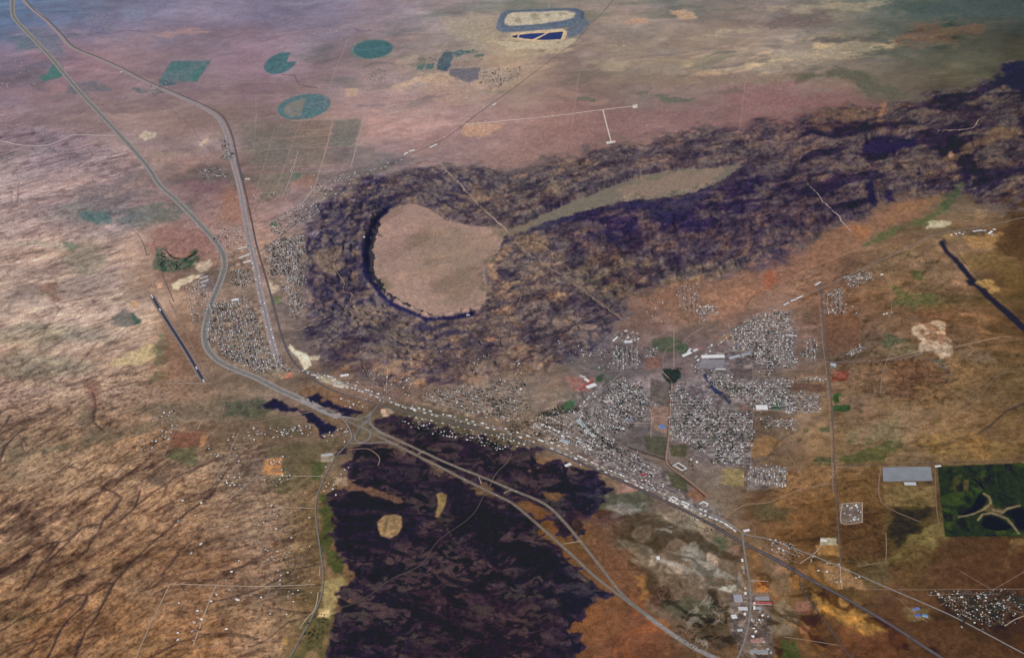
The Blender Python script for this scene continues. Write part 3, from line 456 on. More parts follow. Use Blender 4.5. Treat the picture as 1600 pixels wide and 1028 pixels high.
for t, c in (("932,590 940,583 945,585 940,597 932,596",(62,82,56)),("944,594 952,588 955,590 946,600",(92,98,70)),("878,634 890,624 900,628 896,636 882,641 878,640",(64,92,62)),("1204,628 1222,626 1222,641 1205,641",(46,80,50)),("1118,530 1140,520 1145,526 1125,536",(160,116,80)),
 ("1020,530 1050,526 1068,535 1058,548 1040,552 1020,545",(86,88,64)),("1056,540 1075,536 1078,548 1062,556",(84,92,66)),("1005,680 1040,682 1040,715 1010,706",(84,78,56)),("1045,695 1075,695 1070,715 1048,712",(92,82,56)),("1018,590 1048,600 1046,640 1015,625",(104,88,74)),("1015,635 1045,635 1045,680 1020,670",(150,112,88)),
 ("1095,562 1132,562 1130,574 1092,576",(136,130,132)),("1140,575 1178,576 1176,592 1140,590",(98,80,72)),("1150,632 1175,630 1176,640 1160,642",(128,94,78)),("1128,732 1162,732 1162,760 1126,756",(156,126,78)),("1040,735 1070,745 1075,770 1050,760",(88,80,54)),("1070,772 1085,760 1110,775 1090,785",(140,92,64)),
 ("1010,560 1030,556 1036,575 1008,578",(140,96,76)),("885,588 930,590 925,612 895,612",(150,104,90)),("1175,590 1240,595 1238,600 1180,598",(128,108,96)),("1200,655 1235,655 1235,662 1205,662",(140,104,72)),("1110,680 1125,680 1124,685 1100,685",(50,66,48)),("1245,585 1290,585 1290,592 1245,592",(148,108,76)),("1240,598 1292,600 1292,612 1240,610",(108,76,60)),
 ("1170,690 1200,680 1225,690 1200,710 1175,715",(150,106,66)),("1290,460 1345,500 1345,540 1290,560",(118,82,60))): P(t, c, 1.2, 1, .85)
P("835,718 860,712 885,725 890,735 860,745 838,742", (124,94,70), 3, 4, .85); P("900,725 950,738 985,755 960,762 920,745", (132,100,74), 4, 3, .7)
# -- lava flow
for i, q in enumerate(LAVA):
    P(q, (52,42,56) if i < 2 else (28,22,56), 2.6, 7, .96, .2, rag=60 if i < 2 else 18)
for q in LAVA[:2]:
    E_ = dict(edge=3, ew=7, m=False)
    MOT(q, (76,61,63), 170, .49, .57, .7, 301, .1, 2.4, 1.0, **E_); MOT(q, (66,60,60), 150, .53, .60, .7, 305, 1.1, 2.0, 1.0, **E_); MOT(q, (80,64,66), 80, .56, .64, .7, 306, .2, 2.4, 1.0, **E_)
    MOT(q, (33,27,46), 120, .52, .60, .65, 311, -.3, 2.2, 1.0, **E_); MOT(q, (26,21,40), 130, .52, .58, .8, 317, -.2, 2.4, .9, **E_)
    MOT(q, (22,17,38), 45, .55, .64, .8, 323, -.2, 1.8, 1.2, False, 3, 7, 3, m=False); MOT(q, (76,60,62), 40, .66, .78, .45, 321, 0, 1.6, 1., False, 3, 7, 2, m=False)
P("515,780 600,772 670,800 650,850 560,850 525,830", (26,20,42), 14, 14, .45); P("650,920 760,930 900,960 880,1060 640,1060", (64,44,46), 30, 16, .2); P("570,712 660,725 760,780 700,800 620,760 570,740", (42,36,50), 14, 10, .45)
P("590,815 600,806 616,804 628,807 629,822 622,834 610,840 596,836 591,826", (148,120,88), 1.5, 1.5, .95); P("600,818 606,812 603,832 598,830", (92,78,62), 1.5, 1, .8); P("682,771 690,768 698,772 696,785 690,800 685,808 680,806 684,788", (142,118,80), 1.5, 1.5, .9); P("679,808 692,808 692,820 680,818", (58,48,48), 1.5, 1, .8)
P("525,745 545,742 560,755 590,755 602,764 620,775 635,785 620,788 600,778 585,780 570,768 545,766 530,762", (126,94,74), 2.5, 5, .75); P("846,770 870,768 880,773 866,782 850,778", (124,90,60), 2, 2, .8); P("520,745 545,745 545,758 522,758", (158,140,122), 2, 2, .6)
P("870,820 890,800 915,795 925,815 905,835 880,835", (46,36,44), 4, 5, .7); P("908,812 918,808 922,816 912,820", (134,106,80), 2, 2, .6); P("900,800 960,795 980,815 940,822 905,812", (98,66,62), 5, 5, .5); P("925,815 985,815 1000,835 960,850 930,840", (108,74,52), 6, 5, .5)
P("1200,905 1201,905 1200,906", (0,0,0), .1, 0, 0)
# -- dry lake beds
P(PLAYA, (152,126,119), 1.6, 2.5, 1, .05)
P("640,350 740,360 770,380 748,420 750,470 700,480 670,440 640,400", (137,117,106), 16, 10, .75, .04); P("585,345 640,325 690,345 640,370 610,410 585,400", (156,128,122), 14, 8, .6, .04); P("600,440 640,430 700,485 660,492 620,470", (158,131,120), 10, 8, .6, .04); P("585,425 610,436 606,450 592,440", (104,98,82), 5, 4, .6); P("765,400 790,370 786,362 770,395 758,430 764,460 752,448 752,420", (108,98,86), 4, 3, .7)
MOT(PLAYA, (.90,.90,.90), 520, .5, .66, .9, 331, .9, 2., .9, False, 3, 2); MOT(PLAYA, (1.08,1.06,1.04), 300, .55, .7, .9, 337, .5, 2., .9, False, 3, 2); MOT(PLAYA, (.90,.90,.90), 60, .58, .72, .6, 341, 0, 1.5, .9, False, 3, 2, 3)
P(STRIP, (116,108,100), 1.6, 2.5, 1, .05); P("975,298 1010,280 1060,270 1125,264 1130,272 1100,290 1060,300 1000,308 970,308", (138,118,108), 5, 4, .85, .05)
P("765,352 800,355 830,345 830,358 790,372 770,368", (118,104,92), 4, 3, .7)
s, d = sdf(PLAYA, 2, 12); L([(p[0], p[1]) for p in pts("605,326 592,338 580,352 575,372 570,395 572,420 585,443 600,462 612,474 640,488 668,499 700,498 738,491")], (30,31,68), 9, 2.4, 3, .9, 1)  # cast shadow of the rim, with dark scrub, painted as a navy band
L("775,353 740,350 703,345 680,330 650,318 620,318", (70,62,72), 3, 1.5, 2, .6)
for wd, t in ARROYO: L(t, (56,45,48) if wd > 2.2 else (80,66,60), wd * .7, 1.9, 2.4, min(.85, .32 + wd * .14), 1)
for t, c, wd, al in (("465,536 452,545",(0,0,0),1,0),("0,335 25,328 60,315 115,311",(160,120,108),2,.7),("585,640 1,1",(0,0,0),1,0),("700,65 688,78 683,100",(182,162,150),1.5,.6),("400,58 500,46 560,42 630,52 700,52",(168,146,148),1.5,.5),("440,116 460,118 467,132 480,136 495,138",(96,80,96),2,.7),("555,45 565,50 580,48",(84,76,108),2,.7),
 ("1135,840 1150,835",(0,0,0),1,0),("1195,450 1180,460 1165,480",(120,74,58),2,.7),("1230,450 1250,425 1300,405 1340,390 1360,384",(168,120,92),2,.6),("1600,300 1560,325 1500,345",(96,84,60),2.5,.7),("1490,543 1560,527",(170,128,90),2,.7),("150,52 175,53 200,48 230,50",(102,92,118),2,.7),
 ("940,684 985,700 1040,720",(66,54,46),3,.9),("945,688 985,704 1040,724",(150,110,80),1.6,.7),("1042,722 1060,742 1100,775",(78,56,44),2.5,.8),("1100,585 1108,596 1120,610 1130,618 1140,630",(34,40,66),5,.6),("1310,905 1360,915 1420,940",(128,104,76),2,.5),("1384,790 1405,812 1430,812",(70,50,34),1.6,.8),
 ("1600,380 1580,390",(0,0,0),1,0),("655,260 640,250",(0,0,0),1,0),("400,20 450,45 480,50",(110,112,140),2.5,.5)):
    if al: L(t, c, wd, .9, 1.5, al)
for t_, c_ in FARL: L(t_, c_, 1.2, .7, 0, .7)
for cx_, cy_, rx_, ry_, tl_ in ((583,77,24,10.5,-5), (583,77,14,6,-5), (474,167,30,13,-9), (474,167,18,8,-9)): L(ELL(cx_, cy_, rx_, ry_, tl_) + [ELL(cx_, cy_, rx_, ry_, tl_)[0]], (86,112,116), 1.0, .6, 0, .45)
# faint field boundaries and fence lines of the far plain
for t_ in ("385,236 470,232 553,230", "380,262 455,260 545,258", "470,190 452,240 430,300", "430,200 412,260 400,300", "640,90 600,180 585,240", "545,60 520,120 505,170", "620,60 700,55 780,52", "560,140 640,138 720,136", "400,150 400,190 396,240", "455,205 515,203", "460,215 512,213", "180,60 260,52 330,50", "320,130 420,128 520,134", "330,150 440,148", "610,150 600,190 590,235", "960,20 1100,14 1200,10", "905,110 1000,104 1100,98", "905,108 900,150 892,200", "1165,120 1160,170 1155,205"): L(t_, (176,148,138), 1.3, .8, 1, .45)
for t_ in ("60,60 110,56 160,58", "240,150 300,200 330,240", "150,190 200,170 260,160", "20,200 60,185 110,180 150,170", "0,260 60,252 120,250 180,240", "560,165 640,160 700,150", "1240,60 1300,40 1380,20", "1000,90 1100,76 1180,72", "1290,118 1340,100 1400,92"): L(t_, (104,96,112), 1.6, 1, 3, .5, 1)

# ------------------------------------------------------------------ from colours to surface colours, painted shade and far haze blue included
def lin(c): c = np.clip(np.asarray(c, float) / 255, 0, 1); return np.where(c <= .04045, c / 12.92, ((c + .055) / 1.055) ** 2.4)
qq = (sstep(820, 960, PX) * sstep(440, 560, PY))[..., None]; C = (C - 110) * 1.05 + 113; lum = (C @ np.array([.3, .59, .11]))[..., None]; C = lum + (C - lum) * .99; C = C * (1 - .06 * (1 - sstep(150, 420, PY))[..., None]); C = C * (1 + qq * np.array([-.13, -.06, .09]))
PM = np.ones_like(PX)
for q_ in (PLAYA, STRIP):
    sp, dp = sdf(q_, 2.5, 8); PM[sp] *= 1 - .75 * sstep(-3, 3, dp)
C *= (1 + .26 * FAR * PM * (FINE - .5))[..., None]
def albedo_map():
    LC = lin(C)
    D = np.sqrt(WX ** 2 + WY ** 2 + CAM_H ** 2)[..., None]
    T = np.exp(-SIGMA * D)
    return np.clip((LC - (1 - T) * H_AIR) / (T * E_LIT), .008, .85)
A = albedo_map()
# each point of the relief takes the colour of the place where it is seen
ax, ay, _ = project(WX, WY, Z)
def bil(M, px, py):
    i = np.interp(py, QY, np.arange(NR)); j = np.interp(px, QX, np.arange(NC))
    i0 = np.clip(i.astype(int), 0, NR - 2); j0 = np.clip(j.astype(int), 0, NC - 2); fi = (i - i0)[..., None]; fj = (j - j0)[..., None]
    return M[i0, j0] * (1 - fi) * (1 - fj) + M[i0 + 1, j0] * fi * (1 - fj) + M[i0, j0 + 1] * (1 - fi) * fj + M[i0 + 1, j0 + 1] * fi * fj
A = bil(A, ax, ay)

# ------------------------------------------------------------------ materials
def mat(name, attr='Col', rough=.9, col=None, noise=0., nscale=.02, metal=0., spec=.3):
    m = bpy.data.materials.new(name); m.use_nodes = True; n = m.node_tree.nodes; l = m.node_tree.links
    b = n['Principled BSDF']; b.inputs['Roughness'].default_value = rough; b.inputs['Metallic'].default_value = metal; b.inputs['Specular IOR Level'].default_value = spec
    if col is None:
        a = n.new('ShaderNodeAttribute'); a.attribute_name = attr; src = a.outputs['Color']
    else:
        r = n.new('ShaderNodeRGB'); r.outputs[0].default_value = (*col, 1); src = r.outputs[0]
    if noise:
        tc = n.new('ShaderNodeTexCoord'); nz = n.new('ShaderNodeTexNoise'); nz.inputs['Scale'].default_value = nscale; nz.inputs['Detail'].default_value = 4
        l.new(tc.outputs['Object'], nz.inputs['Vector'])
        mr = n.new('ShaderNodeMapRange'); mr.inputs[1].default_value = .3; mr.inputs[2].default_value = .7; mr.inputs[3].default_value = 1 - noise; mr.inputs[4].default_value = 1 + noise
        l.new(nz.outputs['Fac'], mr.inputs[0])
        mx = n.new('ShaderNodeVectorMath'); mx.operation = 'SCALE'; l.new(src, mx.inputs[0]); l.new(mr.outputs[0], mx.inputs['Scale']); src = mx.outputs[0]
    l.new(src, b.inputs['Base Color'])
    return m
M_GROUND = mat('soil_and_rock', noise=.30, nscale=.05, spec=.1)
M_PAINT = mat('painted_surfaces', rough=.6, spec=.3)
def link(name, me, parent=None):
    o = bpy.data.objects.new(name, me); COL.objects.link(o); o.parent = parent; return o
def tag(o, label=None, cat=None, group=None, kind=None):
    if label: o['label'] = label
    if cat: o['category'] = cat
    if group: o['group'] = group
    if kind: o['kind'] = kind
    return o
def mesh_np(name, V, F, cols=None, m=None, smooth=False, facecols=None, n=4):
    me = bpy.data.meshes.new(name); V = np.asarray(V, np.float32); F = np.asarray(F, np.int32)
    me.vertices.add(len(V)); me.vertices.foreach_set('co', V.ravel())
    me.loops.add(F.size); me.loops.foreach_set('vertex_index', F.ravel())
    me.polygons.add(len(F)); me.polygons.foreach_set('loop_start', np.arange(0, F.size, n, dtype=np.int32))
    if smooth: me.polygons.foreach_set('use_smooth', np.ones(len(F), bool))
    if cols is not None:
        a = me.color_attributes.new('Col', 'FLOAT_COLOR', 'POINT'); c = np.ones((len(V), 4), np.float32); c[:, :3] = cols; a.data.foreach_set('color', c.ravel())
    if facecols is not None:
        a = me.color_attributes.new('Col', 'FLOAT_COLOR', 'CORNER'); c = np.ones((F.size, 4), np.float32); c[:, :3] = np.repeat(facecols, n, axis=0); a.data.foreach_set('color', c.ravel())
    me.materials.append(m); me.update(calc_edges=True); return me
# ------------------------------------------------------------------ the ground, in its named kinds
reg = np.zeros((NR, NC), np.int8)
def setreg(P_, v, warp):
    s, d = sdf(P_, warp, 4); r = reg[s]; r[d > 0] = v; reg[s] = r
setreg(MESA, 1, 12)
for q in LAVA: setreg(q, 2, 7)
setreg(PLAYA, 3, 2.5); setreg(STRIP, 3, 2.5)
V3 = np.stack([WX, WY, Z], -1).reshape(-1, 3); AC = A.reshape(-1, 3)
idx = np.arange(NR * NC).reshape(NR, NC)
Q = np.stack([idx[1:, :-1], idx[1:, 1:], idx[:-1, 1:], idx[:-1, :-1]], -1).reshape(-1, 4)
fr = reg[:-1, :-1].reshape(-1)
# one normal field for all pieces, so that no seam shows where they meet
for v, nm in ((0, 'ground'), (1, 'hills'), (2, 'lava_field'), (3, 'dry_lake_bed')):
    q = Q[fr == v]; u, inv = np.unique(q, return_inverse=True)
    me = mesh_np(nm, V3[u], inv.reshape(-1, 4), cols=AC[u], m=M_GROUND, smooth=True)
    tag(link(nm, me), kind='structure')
# ------------------------------------------------------------------ helpers for things laid on the ground
def smooth_line(q, n=4):
    if len(q) < 3: return q
    o = []; e = [q[0]] + q + [q[-1]]
    for i in range(1, len(e) - 2):
        p0, p1, p2, p3 = e[i - 1], e[i], e[i + 1], e[i + 2]
        for k in range(n):
            t = k / n
            o.append(tuple(.5 * (2 * p1[a] + (p2[a] - p0[a]) * t + (2 * p0[a] - 5 * p1[a] + 4 * p2[a] - p3[a]) * t * t + (3 * p1[a] - p0[a] - 3 * p2[a] + p3[a]) * t ** 3) for a in (0, 1)))
    o.append(q[-1]); return o
def resample(W3, step):
    o = [W3[0]]
    for a, b in zip(W3[:-1], W3[1:]):
        L_ = math.hypot(b[0] - a[0], b[1] - a[1]); n = max(1, int(L_ / step))
        for i in range(1, n + 1): o.append((a[0] + (b[0] - a[0]) * i / n, a[1] + (b[1] - a[1]) * i / n))
    return o
def centre(t, step=30):
    q = pts(t) if isinstance(t, str) else t
    return resample([W(*p)[:2] for p in smooth_line(q)], step)
def ribbon_geo(ln, wd, off, lift, V, F):
    n = len(ln); b = len(V)
    for i, (x, y) in enumerate(ln):
        a = ln[max(i - 1, 0)]; c = ln[min(i + 1, n - 1)]; dx, dy = c[0] - a[0], c[1] - a[1]; l = math.hypot(dx, dy) or 1; nx, ny = -dy / l, dx / l
        zc = zw(x + nx * off, y + ny * off)
        for s in (-.5, .5):
            X, Y = x + nx * (off + s * wd), y + ny * (off + s * wd)
            V.append((X, Y, max(zw(X, Y), zc) + lift))
        if i: F.append((b + 2 * i - 2, b + 2 * i - 1, b + 2 * i + 1, b + 2 * i))
def ribbon(name, t, wd, m, lift=1.2, label=None, offs=(0,), step=30, kind='structure'):
    V, F = [], []; ln = centre(t, step) if not isinstance(t, list) or not t or len(t) < 2 or isinstance(t, str) else centre(t, step)
    for o in offs: ribbon_geo(ln, wd, o, lift, V, F)
    return tag(link(name, mesh_np(name, V, F, m=m)), label, kind=kind)
def smat(name, c, rough=.85, noise=.18, ns=.02, spec=.2): return mat(name, col=tuple(c), rough=rough, noise=noise, nscale=ns, spec=spec)
M_ROAD = smat('worn_asphalt', (.20, .185, .165)); M_HWY = smat('pale_concrete_highway', (.215, .195, .165)); M_DIRT = smat('bare_dirt', (.50, .36, .26)); M_TRACK = smat('faint_dirt', (.30, .20, .135))
M_FAR = smat('far_track', (.45, .35, .31)); M_CALI = smat('white_caliche', (.72, .60, .50)); M_BALLAST = smat('dark_ballast', (.085, .068, .07)); M_RAIL = smat('steel', (.22, .2, .2), .4); M_RUN = smat('black_asphalt', (.04, .04, .06))
M_LINE = smat('road_paint', (.8, .8, .78), .6, .05); M_PED = smat('grey_brown_shoulder', (.33, .29, .265)); M_PINK = smat('pink_gravel', (.42, .24, .17)); M_GREY = smat('grey_concrete', (.24, .24, .25))
# ------------------------------------------------------------------ highways, roads, railway
HW_W = "5,-40 12,-12 19,0 20,22 30,38 75,85 100,115 130,150 175,198 228,257 250,290 280,317 325,364 345,390 351,412 344,440 330,475 321,510 320,528 325,546 342,564 370,578 400,590 437,609 475,626 505,641 530,651"
HW_EL = "530,651 565,669 610,691 650,711 705,739 770,771 800,786 827,808 867,843 900,873 930,901 970,932 1010,962"
HW_EU = "530,651 555,656 575,661 597,676 650,701 700,724 750,744 800,765 852,788 882,816 907,846 935,881 958,911 975,931 1012,961"
HW_E2 = "1010,961 1040,983 1070,1003 1105,1022 1140,1036 1200,1060"
ribbon('highway_verge', HW_W, 100, M_PED, 1.0)
for o in (-17, 17): ribbon('highway', HW_W, 14, M_HWY, 2.2, offs=(o,))
ribbon('highway_median', HW_W, 12, smat('olive_median', (.16, .15, .12)), 1.6)
for t in (HW_EL, HW_EU):
    ribbon('highway_verge', t, 38, smat('brown_shoulder', (.20, .145, .10)), 2.5); ribbon('highway', t, 13, M_HWY, 3.6)
ribbon('highway_verge', HW_E2, 52, M_PED, 1.2)
for o in (-14, 14): ribbon('highway', HW_E2, 10, M_HWY, 2.4, offs=(o,))
for t in ("530,651 540,660 547,672 549,683 545,692","562,669 556,678 555,686 562,691 572,689 579,682 577,674 568,668 562,667","580,644 578,655 582,667 592,675 610,684","530,650 545,652 560,655 572,651 580,645","545,692 575,693 600,691 622,695","562,669 575,657 581,645"):
    ribbon('slip_road', t, 14, smat('slip_concrete', (.28, .255, .22)), 4.4, step=20)
for t in ("653,708 662,704","700,726 752,745"): pass
for t in ("652,710 663,705","748,745 752,756","787,771 800,765","880,850 910,845"): ribbon('median_crossing', t, 9, M_DIRT, 4.6, step=15)
ribbon('road', "597,624 590,634 580,646 562,669 545,692 525,714 510,739 498,768 493,793 495,821 500,858 505,896 502,931 488,963 470,996 452,1030 430,1070", 16, smat('grey_road', (.20, .185, .155)), 5.2)
OLD66 = "30,-20 37,0 50,14 70,30 92,52 112,74 150,90 187,107 225,127 270,147 320,170 342,186 354,210 362,245 367,265 375,295 385,352 393,390 400,420 407,457 420,514 430,551 437,569 455,578 482,580 520,591 550,604 597,622 637,636 687,649 750,664 800,675 825,680 860,697 905,716 960,742 1040,775 1095,798 1132,813 1155,829 1170,836 1200,842 1250,860 1312,885 1375,913 1450,945 1500,968 1600,1021 1700,1075"
ribbon('main_road', OLD66, 15, smat('town_asphalt', (.26, .24, .215)), 1.9)
ribbon('road_verge', '30,-20 37,0 50,14 70,30 92,52 112,74 150,90 187,107 225,127 270,147 320,170 342,186 354,210 362,245 367,265 375,295 385,352 393,390 400,420 407,457 420,514 430,551 437,569', 92, smat('pink_shoulder', (.37, .29, .275)), 1.1)
RAIL = "26,-20 40,0 56,18 75,32 96,53 116,74 154,90 190,106 228,126 273,145 322,166 348,182 362,210 370,245 376,270 385,307 394,350 400,380 407,405 422,457 437,514 450,551 467,574 500,600 537,616 590,632 640,645 700,659 750,671 800,684 850,700 895,717 950,742 1012,770 1050,788 1100,813 1155,845 1200,868 1250,897 1300,923 1350,951 1400,981 1450,1014 1500,1045"
ribbon('railway', RAIL, 26, M_BALLAST, 1.8)
ribbon('railway_verge', '895,717 950,742 1012,770 1050,788 1100,813 1155,845 1200,868 1250,897 1300,923 1350,951 1400,981 1450,1014 1500,1045', 44, smat('dark_cinder', (.075, .05, .045)), 1.2)
ribbon('railway_track', RAIL, 1.6, M_RAIL, 2.6, offs=(-7, -4, 4, 7), step=60)
ribbon('branch_railway', "1250,898 1252,921 1275,951 1300,986 1335,1035", 12, M_BALLAST, 2.2)
ribbon('railway_siding', "1185,858 1225,878 1250,893 1255,898", 14, M_BALLAST, 2.9)
ribbon('county_road', "975,-20 940,22 925,35 900,65 875,83 837,112 800,140 750,175 695,217 640,242 600,262 560,279 520,304 475,339 425,380 405,394", 13, smat('dark_road', (.13, .115, .11)), 2.0)
ribbon('county_road', "1075,572 1090,562 1120,536 1138,520 1160,508 1205,482 1240,466 1275,454 1310,438 1350,419 1400,396 1462,367 1537,354 1600,340 1680,325", 14, smat('hill_road', (.27, .22, .185)), 2.0)
ribbon('county_road', "1281,440 1284,470 1289,530 1295,580 1300,640 1303,700 1306,771 1310,830 1314,884", 15, smat('section_road', (.13, .10, .085)), 1.7)
ribbon('road_verge', "1277,440 1280,470 1285,530 1291,580 1296,640 1299,700 1302,771", 9, M_TRACK, 1.3)
ribbon('county_road', "1303,727 1400,725 1500,722 1600,719 1700,716", 10, smat('farm_road', (.10, .07, .05)), 1.7)
ribbon('county_road', "1160,832 1163,860 1168,890 1173,925 1172,960 1165,995 1158,1015 1150,1030 1130,1045", 18, smat('grey_spur_road', (.23, .215, .195)), 3.0)
ribbon('street', "887,581 930,580 975,580 1000,579 1037,574 1075,572 1105,571 1200,569 1290,566 1380,563 1420,558 1442,551", 11, smat('street_grey', (.26, .20, .17)), 2.2)
ribbon('street', "975,579 950,600 925,622 900,644 893,655", 13, smat('street_warm', (.27, .21, .18)), 2.0)
ribbon('canal_bank', "1035,581 1046,592 1050,601 1048,625 1047,649 1044,690 1041,719 1052,733 1080,754 1105,775", 16, smat('canal_bank_dirt', (.36, .22, .15)), 1.4)
ribbon('canal', "1046,592 1048,602 1046,625 1045,649 1042,690 1039,719 1050,734 1078,755 1103,777", 8, smat('canal_bed', (.06, .045, .035)), 1.9)
ribbon('street', "1176,572 1177,600 1177,640 1174,690 1173,727 1168,770", 9, smat('street_tan', (.28, .22, .18)), 2.0)
ribbon('street', "1053,514 1053,574", 7, M_DIRT, 1.6); ribbon('street', "1085,470 1083,507 1055,507", 7, M_TRACK, 1.6); ribbon('street', "1175,641 1230,642 1282,644", 8, M_DIRT, 1.8); ribbon('street', "1135,590 1155,610 1175,632 1190,645", 8, M_DIRT, 1.9)
